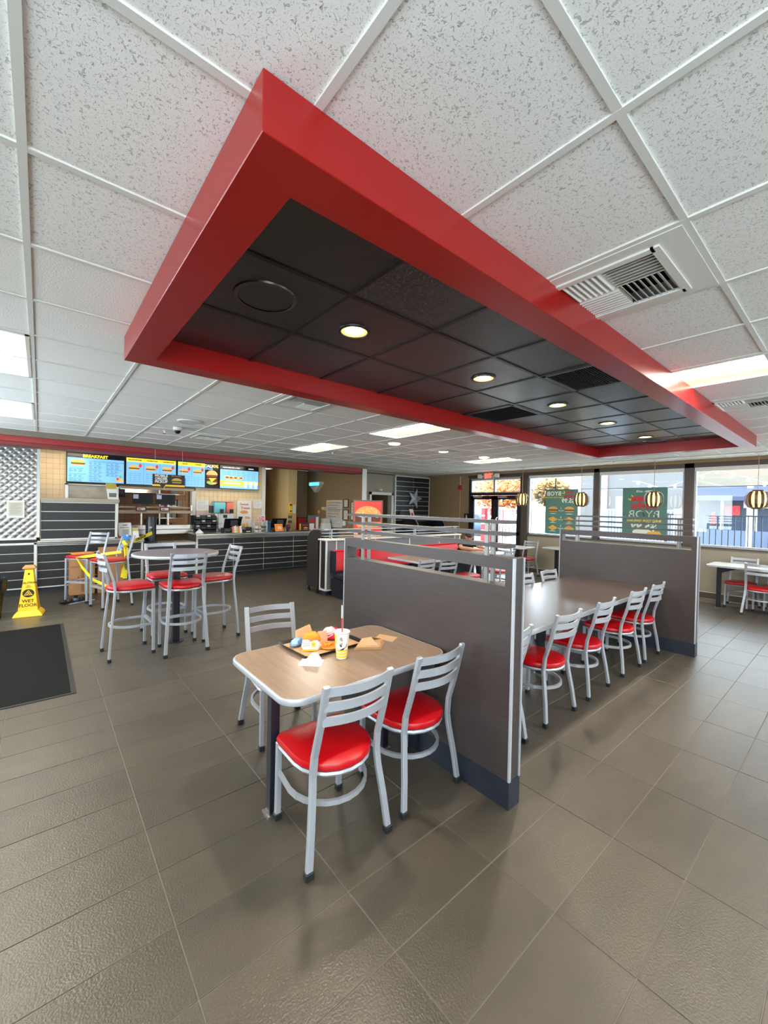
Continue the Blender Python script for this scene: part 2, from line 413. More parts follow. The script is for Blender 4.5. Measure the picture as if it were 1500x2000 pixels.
# entrance: double door with transom
d1 = struct('door_1', blkfr_m, [(XW-.01, XW+.12, 6.36, 6.42, 0, 2.56), (XW-.01, XW+.12, 4.64, 4.69, 0, 2.56), (XW-.01, XW+.12, 4.64, 6.42, 2.06, 2.13)])
B('transom_frame', edge_m, XW+.0, XW+.09, 4.69, 6.36, 2.13, 2.16, d1); B('transom_frame', edge_m, XW, XW+.09, 4.69, 6.36, 2.50, 2.555, d1)
B('transom_bar', edge_m, XW, XW+.09, 5.50, 5.56, 2.13, 2.52, d1); B('transom_bar', edge_m, XW, XW+.09, 6.32, 6.36, 2.13, 2.52, d1)
B('transom_glass', win_g, XW+.05, XW+.056, 4.69, 6.36, 2.14, 2.52, d1)
for y0, y1, hy in ((4.69, 5.51, 5.42), (5.52, 6.36, 5.61)):
    lf = struct('door_leaf', blkfr_m, [(XW+.02, XW+.07, y0, y0+.11, .01, 2.05), (XW+.02, XW+.07, y1-.11, y1, .01, 2.05), (XW+.02, XW+.07, y0, y1, 1.94, 2.05), (XW+.02, XW+.07, y0, y1, .01, .25), (XW+.02, XW+.07, y0, y1, .95, 1.03)], d1)
    B('leaf_glass', win_g, XW+.04, XW+.046, y0+.1, y1-.1, .2, 1.95, lf)
    MB().sweep([(XW+.02, hy, 1.05), (XW-.04, hy, 1.08), (XW-.04, hy, 1.4), (XW+.02, hy, 1.43)], .025, .025, (0,1,0), n=8).build('pull_handle', chrome_m, lf, smooth=True)
    B('door_closer', silver_m, XW-.03, XW+.02, y1-.4, y1-.12, 1.985, 2.035, lf)
# far wall with inner door
wb_ = struct('wall_back', grey_w, [(3.62, 4.62, YB, YB+.15, 0, 2.72), (5.53, XW+.2, YB, YB+.15, 0, 2.72), (4.62, 5.53, YB, YB+.15, 2.08, 2.72)])
t2_ = struct('trim_2', grey_w, [(3.63, 5.55, YB-.03, YB-.001, 2.67, 2.72)]); struct('crown_strip', dfr_m, [(3.63, 5.55, YB-.02, YB-.001, 2.64, 2.67)], t2_)
d2 = struct('door_2', white_m, [(4.60, 4.68, YB-.03, YB+.16, 0, 2.10), (5.47, 5.55, YB-.03, YB+.16, 0, 2.10), (4.60, 5.55, YB-.03, YB+.16, 2.02, 2.10)])
B('door_leaf', dfr_m, 4.68, 5.47, YB+.9, YB+.94, 0, 2.02, d2)
struct('jamb', brown_w, [(4.62, 4.68, YB+.15, YB+1, 0, 2.02), (5.47, 5.53, YB+.15, YB+1, 0, 2.02), (4.62, 5.53, YB+.15, YB+1, 2.02, 2.1)], d2)
# counter-end wall (brown), passage walls
w3 = struct('wall_passage', brown_w, [(3.5, 3.62, 7.0, 9.9, 0, 2.72), (2.69, 3.62, 9.85, 9.95, 0, 2.72)])
B('end_trim', white_m, 3.49, 3.625, 6.985, 7.0, 0, 2.63, w3)
w4 = struct('wall_cream', cream_w, [(1.8, 2.75, 10.6, 10.7, 0, 2.75), (2.43, 2.69, 9.0, 10.6, 0, 2.72), (1.80, 1.9, 9.4, 10.6, 0, 2.72)])
# tiled kitchen wall with pass-through
KY = 9.35
wk = struct('wall_kitchen', creamg_m, [(-5.1, -1.80, KY, KY+.1, 0, 2.72), (.03, 1.85, KY, KY+.1, 0, 2.72), (-1.80, .03, KY, KY+.1, 1.95, 2.72), (-1.80, .03, KY, KY+.1, 0, .90)])
S = .1065
tmk = MB().box(.0015, S-.0015, -.006, 0, .0015, S-.0015).mesh('wall_tile', bevel=.001); tmk.materials.append(creamt_m)
cnt = 0
for a in range(5):
    for k in range(15):
        if k*S+1.13 > 1.60: put('wall_tile', tmk, None, wk, (-2.98+a*S, KY, 1.13+k*S)); cnt += 1
for a in range(17):
    for k in range(12):
        put('wall_tile', tmk, None, wk, (.09+a*S, KY, .98+k*S))
for k in range(4):
    put('wall_tile', tmk, None, wk, (.09+15*S, KY, .98+(12+k)*S)); put('wall_tile', tmk, None, wk, (.09+16*S, KY, .98+(12+k)*S))
B('corner_post', white_m, .0, .085, KY-.03, KY+.12, .9, 1.96, wk); B('corner_post', white_m, 1.80, 1.90, KY-.03, KY+.12, .0, 2.72, wk)
B('pass_lintel', beige_m, -2.45, .04, KY-.06, KY, 1.945, 2.0, wk)
# kitchen beyond
wkb = struct('wall_kitchen_back', mat('kitchen_grout', (120, 90, 70), .8), [(-5.1, 2.0, 12.0, 12.1, 0, 2.8)])
kt = MB().box(.003, .147, -.006, 0, .003, .147).mesh('wall_tile'); kt.materials.append(brick_m)
for a in range(20):
    for k in range(9): put('wall_tile', kt, None, wkb, (-2.4+a*.15, 12.0, 1.0+k*.15))
wl = struct('wall_left', grey_w, [(-5.2, -5.1, 2.2, 12.1, 0, .8), (-5.2, -5.1, 2.2, 12.1, 2.5, 2.8), (-5.2, -5.1, 6.9, 12.1, .8, 2.5), (-5.2, -5.1, 4.4, 4.6, .8, 2.5), (-5.2, -5.1, -4.1, 2.2, 0, .8), (-5.2, -5.1, -4.1, 2.2, 2.5, 2.8), (-5.2, -5.1, -4.1, -3.8, .8, 2.5), (-5.2, -5.1, -.9, 2.2, .8, 2.5)])
for k, (a, b) in enumerate(((-3.8, -.9), (2.2, 4.4), (4.6, 6.9))):
    w = struct('window_%d' % (k+7), dfr_m, [(-5.19, -5.12, a, a+.05, .8, 2.5), (-5.19, -5.12, b-.05, b, .8, 2.5), (-5.19, -5.12, a, b, .8, .85), (-5.19, -5.12, a, b, 2.45, 2.5)])
    B('pane', win_g, -5.16, -5.155, a+.04, b-.04, .84, 2.46, w)
wf = struct('wall_front', taupe_w, [(-5.2, XW+.2, -4.2, -4.1, 0, .8), (-5.2, XW+.2, -4.2, -4.1, 2.5, 2.8), (-5.2, -4.4, -4.2, -4.1, .8, 2.5), (-2.0, -1.8, -4.2, -4.1, .8, 2.5), (.9, 1.1, -4.2, -4.1, .8, 2.5), (3.8, 7.3, -4.2, -4.1, .8, 2.5), (-2.0, .9, -4.2, -4.1, .8, 2.5)])
for k, (a, b) in enumerate(((-4.4, -2.0), (1.1, 3.8))):
    w = struct('window_%d' % (k+5), dfr_m, [(a, a+.05, -4.19, -4.12, .8, 2.5), (b-.05, b, -4.19, -4.12, .8, 2.5), (a, b, -4.19, -4.12, .8, .85), (a, b, -4.19, -4.12, 2.45, 2.5)])
    B('pane', win_g, a+.04, b-.04, -4.16, -4.155, .84, 2.46, w)
# order-line header: grey fascia over red board
tr = struct('trim_1', hdr_g, [(-5.1, 3.62, 6.96, 7.32, 2.632, 2.722)])
B('red_board', hdr_r, -5.1, 3.5, 7.0, 7.05, 2.545, 2.632, tr)
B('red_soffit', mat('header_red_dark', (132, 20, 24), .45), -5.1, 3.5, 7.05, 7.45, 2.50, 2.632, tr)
# ---- suspended red frame with black ceiling
sf = thing('ceiling_frame', 'big red dropped soffit frame around the black tiled ceiling panel', 'soffit', (0,0,0))
b = MB()
oc = [(SX0, SY0), (SX1, SY0), (SX1, SY1), (SX0, SY1)]; ic = [(SX0+SW, SY0+SW), (SX1-SW, SY0+SW), (SX1-SW, SY1-SW), (SX0+SW, SY1-SW)]
for P_ in (oc, ic):
    for z_ in (SZ, CZ+.002): b.v += [(x_, y_, z_) for x_, y_ in P_]
for k in range(4):
    q = (k+1) % 4
    b.f += [(k, q, 4+q, 4+k), (8+k, 8+q, 12+q, 12+k), (k, q, 8+q, 8+k), (4+k, 4+q, 12+q, 12+k)]
b.build('frame_beam', red_m, sf, bevel=.002)
B('backing', rub_m, SX0+SW, SX1-SW, SY0+SW, SY1-SW, CZ+.03, CZ+.05, sf)
BG = []
ys = [SY0+SW, .285, .894, SY1-SW]
xs = [SX0+SW]+[GX+k*G for k in range(-0, 10)]+[SX1-SW]
xs = [x for k, x in enumerate(xs) if k == 0 or x-xs[k-1] > .1]
for k in range(len(xs)-1):
    for j in range(3):
        kind = btile_m
        if (j == 1) or (k == 0): kind = btile_s
        if (k, j) in ((4, 0), (5, 2)): continue
        MB().box(xs[k]+.008, xs[k+1]-.008, ys[j]+.008, ys[j+1]-.008, CZ-.004, CZ+.02).build('ceiling_tile', kind, sf, bevel=.003)
for x in xs[1:-1]: B('grid_bar', bgrid_m, x-.012, x+.012, ys[0], ys[-1], CZ-.010, CZ+.02, sf)
for y in ys[1:-1]: B('grid_bar', bgrid_m, xs[0], xs[-1], y-.012, y+.012, CZ-.0095, CZ+.02, sf)
def black_vent(k, j):
    x0, x1, y0, y1 = xs[k]+.013, xs[k+1]-.013, ys[j]+.013, ys[j+1]-.013
    v = thing('air_vent', ('square black return grille in the black ceiling, nearer the right red beam' if j == 0 else 'square black return grille in the black ceiling, nearer the left red beam'), 'vent', ((x0+x1)/2, (y0+y1)/2, CZ))
    w, h = (x1-x0)/2, (y1-y0)/2
    MB().box(-w, w, -h, -h+.03, -.012, 0).box(-w, w, h-.03, h, -.012, 0).box(-w, -w+.03, -h, h, -.012, 0).box(w-.03, w, -h, h, -.012, 0).build('frame', mat('grille_grey', (70, 72, 74), .4), v)
    B('cavity', mat('pitch_black', (4, 4, 4), .9), -w, w, -h, h, .01, .015, v)
    n = 26
    for i in range(n):
        y = -h+.03+(2*h-.06)*(i+.5)/n
        MB().poly([(-w+.03, y-.006, -.010), (-w+.03, y-.003, -.012), (-w+.03, y+.006, .006), (-w+.03, y+.003, .008)], (2*w-.06, 0, 0)).build('slat', black_m, v)
black_vent(4, 0); black_vent(5, 2)
DL = [(-1.42, .61, 'first round amber downlight, nearest in the black ceiling'), (-.135, .61, 'second round amber downlight from the near end of the black ceiling'), (1.09, .61, 'third round amber downlight, between the two black grilles and the far end'), (2.31, .61, 'fourth round amber downlight along the black ceiling'), (3.6, .61, 'fifth and farthest round amber downlight in the black ceiling')]
for x, y, lb in DL:
    d = thing('downlight', lb, 'downlight', (x, y, CZ-.004), 0, 'downlights in the black ceiling')
    MB().lathe([(.10, -.001), (.098, -.008), (.082, -.010), (.078, -.002), (.075, .0)], n=28, cap=False).build('trim_ring', black_m, d, smooth=True)
    MB().lathe([(.078, -.006), (.066, -.004), (.06, -.002)], n=28, cap=False).build('reflector', mat('amber_reflector', (230, 170, 90), .25, .5, emit=.9), d, smooth=True)
    MB().lathe([(.06, -.003), (.03, -.008), (.004, -.010)], n=24).build('bulb', warm_m, d, smooth=True)
    l = bpy.data.lights.new('downlight_glow', 'SPOT'); l.energy = 42; l.color = (1, .88, .72); l.spot_size = 1.9; l.spot_blend = .6; l.shadow_soft_size = .06
    lo = bpy.data.objects.new('downlight_glow', l); COL.objects.link(lo); lo.location = (0, 0, -.03); lo.parent = d
def round_cap(name, label, cat, x, y, z, r, m, group=None, lit=False):
    s = thing(name, label, cat, (x, y, z), 0, group)
    MB().lathe([(r, 0), (r*.98, -.008), (r*.86, -.014)], n=28, cap=False).build('rim', m, s, smooth=True)
    MB().lathe([(r*.86, -.010), (.01, -.012)], n=28).build('grille' if not lit else 'lens', (lens_m if lit else m), s, smooth=True)
    return s
round_cap('ceiling_speaker', 'round black speaker grille at the near end of the black ceiling', 'speaker', -1.99, .59, CZ-.004, .155, btile_s)
round_cap('ceiling_speaker', 'round black speaker grille at the far end of the black ceiling', 'speaker', 4.03, .62, CZ-.004, .155, btile_s)
round_cap('ceiling_speaker', 'round white speaker on the white ceiling before the menu boards', 'speaker', -1.38, 4.31, CZ, .15, cgrid_m)
round_cap('ceiling_speaker', 'round white speaker on the white ceiling towards the exit', 'speaker', 3.45, 4.25, CZ, .15, cgrid_m)
for x, lb in ((1.68, 'small lit white downlight beyond the red frame, nearest the long fluorescent light'), (2.91, 'small white downlight beyond the red frame, middle one of three'), (4.16, 'small white downlight beyond the red frame, nearest the exit')):
    round_cap('small_downlight', lb, 'downlight', x, 3.73, CZ+.004, .10, cgrid_m, 'white downlights', True)
# troffers: recessed fluorescent fixtures
TL = {(4, -1): 'long fluorescent ceiling light running into the right side of the red frame', (4, 5): 'fluorescent ceiling light just past the left red beam', (4, 9): 'smaller-looking fluorescent ceiling light nearest the order counter', (-3, 5): 'nearer fluorescent ceiling light at the left edge above the mat', (-3, 9): 'farther fluorescent ceiling light at the left edge by the quilted steel wall', (10, 1): 'fluorescent ceiling light near the windows at the far right', (10, 7): 'thin bright fluorescent ceiling light near the exit sign'}
for (i, j, o) in LIGHTS:
    x, y = GX+(i+.5)*G, GY+(j+1)*G
    t = thing('troffer_light', TL.get((i, j), 'out-of-frame fluorescent ceiling light %s' % {(4,-4):'behind the camera to the right',(-3,-3):'behind the camera to the left',(-5,1):'over the left aisle, added to brighten the ceiling',(-5,7):'over the left end of the mat, added to brighten the ceiling',(0,-4):'above the rear windows, added to brighten the ceiling',(8,-4):'above the rear right corner, added to brighten the ceiling'}.get((i, j), 'nearby')), 'ceiling light', (x, y, CZ), 0, 'fluorescent troffers')
    w, h = G/2-.014, G-.014
    MB().box(-w, w, -h, -h+.02, -.004, .01).box(-w, w, h-.02, h, -.004, .01).box(-w, -w+.02, -h, h, -.004, .01).box(w-.02, w, -h, h, -.004, .01).build('frame', cgrid_m, t)
    b = MB()
    for s in (-1, 1): b.face([(s*w, -h, .008), (s*w, h, .008), (s*w*.42, h*.95, .065), (s*w*.42, -h*.95, .065)])
    for s in (-1, 1): b.face([(-w, s*h, .008), (w, s*h, .008), (w*.42, s*h*.95, .065), (-w*.42, s*h*.95, .065)])
    b.build('reflector', refl_m, t)
    MB().poly([(-w*.42, -h*.95, .064), (-w*.25, -h*.95, .035), (w*.25, -h*.95, .035), (w*.42, -h*.95, .064)], (0, h*1.9, 0)).build('lens', lens_m, t)
# square diffuser vents
VL = {(1, 0): 'large white four-way ceiling vent beside the right red beam', (1, 5): 'white ceiling vent just beyond the left red beam', (6, 0): 'white ceiling vent at the right edge, past the fluorescent light', (7, 7): 'small-looking white ceiling vent far off towards the exit', (1, 10): 'white ceiling vent over the order line near the dome camera'}
for (i, j) in VENTS:
    x, y = GX+(i+.5)*G, GY+(j+.5)*G
    v = thing('ceiling_vent', VL[(i, j)], 'vent', (x, y, CZ), 0, 'white ceiling vents')
    w = G/2-.012; g = .215; ox, oy = (0.0, .03) if (i, j) == (1, 0) else (0, 0)
    MB().box(-w, w, -w, oy-g, -.003, .01).box(-w, w, oy+g, w, -.003, .01).box(-w, ox-g, oy-g, oy+g, -.003, .01).box(ox+g, w, oy-g, oy+g, -.003, .01).build('plate', cgrid_m, v)
    MB().box(ox-g-.02, ox+g+.02, oy-g-.02, oy-g+.012, -.012, 0).box(ox-g-.02, ox+g+.02, oy+g-.012, oy+g+.02, -.012, 0).box(ox-g-.02, ox-g+.012, oy-g, oy+g, -.012, 0).box(ox+g-.012, ox+g+.02, oy-g, oy+g, -.012, 0).build('frame', cgrid_m, v)
    B('cavity', mat('pitch_black', (4, 4, 4), .9), ox-g, ox+g, oy-g, oy+g, .06, .065, v)
    for q, (sx, sy, ax) in enumerate(((-1, -1, 0), (1, -1, 1), (1, 1, 0), (-1, 1, 1))):
        cx0, cy0 = (ox-g+.01 if sx < 0 else ox), (oy-g+.01 if sy < 0 else oy); L = g-.012
        for n in range(8):
            tt = (n+.5)/8*L; tilt = .016 if q in (0, 1) else -.016
            if ax == 0: pts = [(cx0+tt-.002-tilt*.5, cy0, -.006), (cx0+tt+.002-tilt*.5, cy0, -.006), (cx0+tt+.002+tilt, cy0, .022), (cx0+tt-.002+tilt, cy0, .022)]; dd = (0, L, 0)
            else: pts = [(cx0, cy0+tt-.002-tilt*.5, -.006), (cx0, cy0+tt+.002-tilt*.5, -.006), (cx0, cy0+tt+.002+tilt, .022), (cx0, cy0+tt-.002+tilt, .022)]; dd = (L, 0, 0)
            MB().poly(pts, dd).build('louvre', cgrid_m, v)
# dome camera, sprinklers
dc = thing('dome_camera', 'small white dome security camera on the ceiling before the menus', 'camera', (-1.38, 4.9, CZ))
MB().lathe([(.06, 0), (.06, -.03), (.045, -.045)], n=18, cap=False).build('housing', white_m, dc, smooth=True)
MB().lathe([(.042, -.04), (.036, -.07), (.02, -.085), (.003, -.09)], n=18).build('lens_dome', off_m, dc, smooth=True)
for x, y, lb in ((-1.46, 5.32, 'sprinkler head beside the dome camera'), (1.55, 5.43, 'sprinkler head above the counter registers'), (4.0, 4.9, 'sprinkler head past the round white speaker'), (5.8, 6.9, 'sprinkler head near the far corner'), (6.1, 1.95, 'sprinkler head near the middle window')):
    s = thing('sprinkler', lb, 'sprinkler', (x, y, CZ), 0, 'ceiling sprinklers')
    MB().lathe([(.03, 0), (.03, -.006), (.012, -.01), (.012, -.04)], n=10).build('stem', white_m, s)
    MB().lathe([(.025, -.042), (.025, -.046)], n=10).build('deflector', dark_m, s)

# ================================================================== PARTITIONS, COUNTERS, PANELLING
def partition(x0, label, n_group='partition walls'):
    t = thing('partition_wall', label, 'partition', (x0, 0, 0), 0, n_group)
    y0, y1, h, w = -.168, 1.455, 1.392, .10
    b = MB().box(0, w, y0+.004, y1, .155, 1.232).box(0, w, y0+.004, -.112, 1.232, 1.325).box(0, w, 1.42, y1, 1.232, 1.325).box(0, w, y0+.004, y1, 1.325, h)
    b.build('panel', lamh_m, t)
    B('kick_plate', kick_m, -.003, w+.003, y0-.002, y1+.002, 0, .155, t)
    B('edge_strip', edge_m, -.004, .012, y0-.004, y0+.008, .155, h+.002, t); B('edge_strip', edge_m, w-.006, w+.004, y0-.004, y0+.008, .155, h+.002, t)
    B('edge_strip', edge_m, -.004, .004, y1-.004, y1+.004, .155, h+.002, t)
    for zt in (1.465, 1.533, 1.601):
        B('rail', lamh_m, 0.0, w, -.112, 1.42, zt-.020, zt, t)
    for y in (1.215, .015):
        for xx in (.010, .074):
            B('post', mat('post_steel', (128, 124, 118), .35, .8), xx, xx+.016, y, y+.024, 1.232, 1.581, t)
    return t
partition(-.87, 'near dark wood-grain partition behind the table with the food tray')
partition(2.92, 'far dark wood-grain partition at the window end of the long table')
def panelling(root, x0, x1, z0, z1, rows, seams, m=plank_m, gap=.012, y=0, mb=white_m):
    """planks standing proud of a light back plate, local y=0 is the front"""
    B('back_plate', mb, x0, x1, y+.010, y+.03, z0, z1, root)
    h = (z1-z0)/rows; cs = [x0]+list(seams)+[x1]
    for a in range(len(cs)-1):
        for r in range(rows):
            MB().box(cs[a]+gap/2, cs[a+1]-gap/2, y, y+.012, z0+r*h+gap/2, z0+(r+1)*h-gap/2).build('plank', m, root, bevel=.0015)
def ribbed_edge(root, x0, x1, z0, z1, y, n=3):
    h = (z1-z0)/n
    for i in range(n):
        MB().poly([(x0, y, z0+i*h+.002), (x0, y-.018, z0+i*h+h*.25), (x0, y-.018, z0+i*h+h*.75), (x0, y, z0+(i+1)*h-.002)], (x1-x0, 0, 0)).build('edge_rib', steel_m, root)
CY = 8.15
# left low wall + order section
c = thing('low_counter', 'left end of the counter front in dark planks under the quilted steel', 'counter', (0, CY-.04, 0))
panelling(c, -5.0, -2.93, .10, .86, 5, (-3.95,)); B('kick', kick_m, -5.0, -2.93, .03, .2, 0, .10, c)
for a, b_ in ((-2.935, -2.895),): B('side_trim', white_m, a, b_, -.012, .03, .05, .90, c)
B('top_trim', white_m, -5.0, -2.90, -.012, .03, .862, .895, c); B('top_band', dark_m, -5.0, -2.90, 0, .05, .895, .95, c)
B('bottom_trim', white_m, -5.0, -2.93, -.004, .02, .085, .105, c); B('carcass', dark_m, -5.0, -2.90, .03, .6, .1, .94, c)
c = thing('quilted_panel', 'tall quilted stainless steel wall panel at the far left edge', 'wall panel', (0, CY-.02, 0))
B('side_trim', white_m, -2.905, -2.86, -.02, .05, .95, 2.64, c); B('top_trim', white_m, -5.0, -2.86, -.02, .05, 2.60, 2.64, c); B('bottom_trim', white_m, -5.0, -2.86, -.02, .05, .95, .985, c)
b = MB(); s = .105; nx, nz = 34, 32
def qh(u, w_): return -.013*abs(math.sin(u))*abs(math.sin(w_))
N = 4
xs_ = [-4.6+ i*(1.70/136) for i in range(137)]; zs_ = [.98+k*(1.62/120) for k in range(121)]
idx = {}
for i, x in enumerate(xs_):
    for k, z in enumerate(zs_):
        u = (x+z)*PI/(s*1.414*.78); v = (x-z)*PI/(s*1.414*.78)
        idx[(i, k)] = len(b.v); b.v.append((x, qh(u, v), z))
for i in range(136):
    for k in range(120): b.f.append((idx[(i, k)], idx[(i+1, k)], idx[(i+1, k+1)], idx[(i, k+1)]))
b.build('quilted_sheet', quilt_m, c, smooth=True)
B('backing', dark_m, -5.0, -2.9, .02, .5, .95, 2.63, c)
n = thing('framed_notice', 'small framed paper notice on the quilted steel panel', 'notice', (-3.18, CY-.075, 1.49))
B('frame', white_m, -.115, .115, -.008, .04, -.15, .15, n); B('sheet', mat('notice_paper', (196, 192, 176), .6), -.088, .088, -.011, -.008, -.115, .115, n)
for k in range(9): flat('print_line', mat('faint_ink', (140, 136, 124), .7), [(-.07, .09-k*.022), (.07-.02*(k % 3), .09-k*.022), (.07-.02*(k % 3), .095-k*.022), (-.07, .095-k*.022)], -.0112, n)
c = thing('order_counter', 'counter front in dark planks under the raised order shelf', 'counter', (0, CY, 0))
panelling(c, -2.89, -1.27, .09, .83, 5, ()); B('kick', kick_m, -2.89, -1.27, .04, .2, 0, .09, c)
B('side_trim', white_m, -1.27, -1.235, -.01, .04, .06, .90, c); B('bottom_trim', white_m, -2.89, -1.27, -.003, .02, .075, .095, c)
B('worktop', steel_m, -2.89, -1.235, -.06, 1.0, .905, .925, c); ribbed_edge(c, -2.89, -1.235, .835, .915, -.06)
B('carcass', dark_m, -2.9, -1.24, .03, 1.0, .09, .905, c)
c = thing('raised_screen', 'raised dark plank screen with a beige shelf on top of the counter', 'counter screen', (0, CY, 0))
panelling(c, -2.85, -1.72, .95, 1.615, 4, (), gap=.014); B('side_trim', white_m, -1.725, -1.685, -.01, .05, .93, 1.625, c); B('bottom_trim', white_m, -2.85, -1.69, -.01, .03, .928, .952, c)
B('top_trim', white_m, -2.85, -1.69, -.01, .02, 1.612, 1.63, c)
B('cap_shelf', beige_m, -2.85, -1.66, -.05, .30, 1.63, 1.70, c, bevel=.004); B('core', dark_m, -2.85, -1.70, .03, .12, .93, 1.63, c)
c = thing('pickup_counter', 'lower steel counter between the order shelf and the registers', 'counter', (0, CY, 0))
panelling(c, -1.215, -.23, .08, .76, 5, ()); B('kick', kick_m, -1.215, -.23, .04, .2, 0, .08, c)
B('worktop', steel_m, -1.215, -.23, -.02, .85, .77, .80, c, bevel=.003); B('front_lip', steel_m, -1.215, -.23, -.03, -.015, .745, .80, c)
B('carcass', dark_m, -1.21, -.235, .03, .8, .08, .77, c)
c = thing('register_counter', 'long plank-fronted steel-topped counter carrying the registers', 'counter', (0, CY, 0))
panelling(c, -.18, 3.47, .06, .86, 6, (.62, 1.36, 2.17, 2.98)); B('kick', kick_m, -.18, 3.47, .04, .2, 0, .06, c)
B('side_trim', white_m, -.215, -.175, -.01, .03, .05, .87, c)
B('worktop', steel_m, -.23, 3.48, -.05, .62, .945, .965, c); ribbed_edge(c, -.23, 3.48, .868, .958, -.05)
B('side_panel', steel_m, -.222, -.20, -.04, .61, .80, .945, c); B('carcass', dark_m, -.19, 3.47, .03, .61, .06, .945, c)
# plank feature panel with star
c = thing('feature_panel', 'dark plank wall panel with pale seams behind the big metal star', 'wall panel', (0, YB-.052, 0))
panelling(c, 5.62, 7.12, .18, 2.63, 16, (6.38,), gap=.014)
B('side_trim', white_m, 5.58, 5.62, -.01, .05, .1, 2.66, c); B('side_trim', white_m, 7.105, 7.13, -.01, .05, .1, 2.66, c); B('top_trim', white_m, 5.58, 7.13, -.01, .05, 2.63, 2.66, c)
st = thing('wall_star', 'large brushed metal star mounted on the dark plank panel', 'star', (6.41, YB-.075, 1.95), 0)
pts = star(0, 0, .33, .42, .30)
b = MB(); bn = len(b.v)
for (a, z) in pts: b.v.append((a, 0, z))
for (a, z) in pts: b.v.append((a, -.035, z))
b.v.append((0, -.075, 0)); b.v.append((0, 0, 0))
for i in range(10):
    b.f.append((i, (i+1) % 10, 10+(i+1) % 10, 10+i)); b.f.append((10+i, 10+(i+1) % 10, 20)); b.f.append(((i+1) % 10, i, 21))
b.build('star_plate', silver_m, st)

# ================================================================== TABLES
def rrect(x0, x1, y0, y1, r, n=6):
    P = []
    for cx, cy, a in ((x1-r, y1-r, 0), (x0+r, y1-r, PI/2), (x0+r, y0+r, PI), (x1-r, y0+r, 3*PI/2)):
        for i in range(n+1): P.append((cx+r*math.cos(a+PI/2*i/n), cy+r*math.sin(a+PI/2*i/n)))
    return P
def tabletop(t, pts, z, th, mt):
    pin = [Vector((x, y)) for x, y in pts]; c = sum(pin, Vector((0, 0)))/len(pin)
    inn = [p-(p-c).normalized()*.004 for p in pin]
    MB().poly([(p.x, p.y, z-th+.004) for p in inn], (0, 0, th-.004)).build('tabletop', mt, t)
    b = MB(); k = len(pts)
    prof = [(-.010, z-.0003), (.004, z-.001), (.008, z-.006), (.008, z-th+.006), (.003, z-th), (-.02, z-th)]
    out = [(p-c).normalized() for p in pin]
    for j, (o, zz) in enumerate(prof):
        for i, p in enumerate(pin):
            q = p+out[i]*o; b.v.append((q.x, q.y, zz))
    for j in range(len(prof)-1):
        for i in range(k): b.f.append((j*k+i, j*k+(i+1) % k, (j+1)*k+(i+1) % k, (j+1)*k+i))
    b.build('edge_band', edge_m, t, smooth=True)
def square_leg(t, x, y, z1, m=black_m, w=.05):
    l = B('leg', m, x-w/2, x+w/2, y-w/2, y+w/2, .006, z1, t, bevel=.002)
    B('foot_plate', steel_m, x-w/2-.014, x+w/2+.014, y-w/2-.014, y+w/2+.014, 0, .006, l)
t = thing('dining_table', 'brown-topped table with silver edge and rounded corners holding the food tray', 'table', (-1.43, .645, 0))
tabletop(t, rrect(-.56, .545, -.375, .375, .10, 8), .76, .034, top_m)
square_leg(t, -.455, -.01, .72); square_leg(t, .40, .07, .72)
B('cross_bar', black_m, -.47, .43, -.035, .005, .69, .726, t); B('top_bracket', black_m, -.48, -.43, -.25, .22, .712, .726, t); B('top_bracket', black_m, .38, .43, -.25, .22, .712, .726, t)
B('wall_cleat', black_m, .50, .545, -.3, .3, .60, .726, t)
t = thing('community_table', 'long dark wood-grain table between the two partitions', 'table', (0, 0, 0))
tabletop(t, rrect(-.762, 2.912, .20, 1.20, .01, 2), .76, .042, topd_m)
for x in (-.45, 1.05, 2.6): square_leg(t, x, .70, .718, w=.07)
B('cross_bar', black_m, -.7, 2.85, .66, .74, .68, .718, t)
def small_table(label, x, y, sx, sy, mt, pole=True, group='pedestal tables by the booth'):
    t = thing('pedestal_table', label, 'table', (x, y, 0), 0, group)
    tabletop(t, rrect(-sx/2, sx/2, -sy/2, sy/2, .05, 5), .76, .032, mt)
    l = B('column', black_m, -.035, .035, -.035, .035, .02, .73, t); B('top_spider', black_m, -.2, .2, -.2, .2, .715, .73, t)
    MB().lathe([(.22, 0), (.22, .008), (.05, .024)], n=24).build('base', black_m, t)
    return t
small_table('brown-topped booth table nearest the red bench corner', 2.27, 3.72, .70, .82, top_m)
small_table('brown-topped booth table in the middle of the bench', 3.2, 3.75, .66, .80, top_m)
small_table('booth table where the person in black leans', 4.32, 3.72, .62, .80, top_m)
small_table('white-looking table between two chairs near the first window', 6.05, 4.12, .62, .72, mat('pale_tabletop', (186, 180, 172), .25), group='window tables')
small_table('table edge just behind the far partition, by the first window', 6.75, 3.42, .62, .45, mat('pale_tabletop', (186, 180, 172), .25), group='window tables')
t = thing('window_table', 'pale table with a square black leg by the rightmost window', 'table', (6.57, -.25, 0), 0, 'window tables')
tabletop(t, rrect(-.36, .36, -.85, .66, .05, 5), .76, .034, mat('pale_tabletop', (186, 180, 172), .25))
square_leg(t, -.20, .50, .725, w=.06); square_leg(t, -.20, -.7, .725, w=.06)
MB().poly([(-.17, .47, .725), (-.17, .47, .62), (-.17, .22, .725)], (-.05, 0, 0)).build('brace', black_m, t)
t = thing('round_bar_table', 'round high table with striped grey top circled by four stools', 'table', (-1.605, 3.90, 0))
tabletop(t, [(.457*math.cos(2*PI*i/40), .457*math.sin(2*PI*i/40)) for i in range(40)], 1.07, .034, topg_m)
B('column', black_m, -.035, .035, -.035, .035, .0, 1.03, t); B('top_spider', black_m, -.25, .25, -.04, .04, 1.02, 1.036, t); B('top_spider', black_m, -.04, .04, -.25, .25, 1.019, 1.035, t)
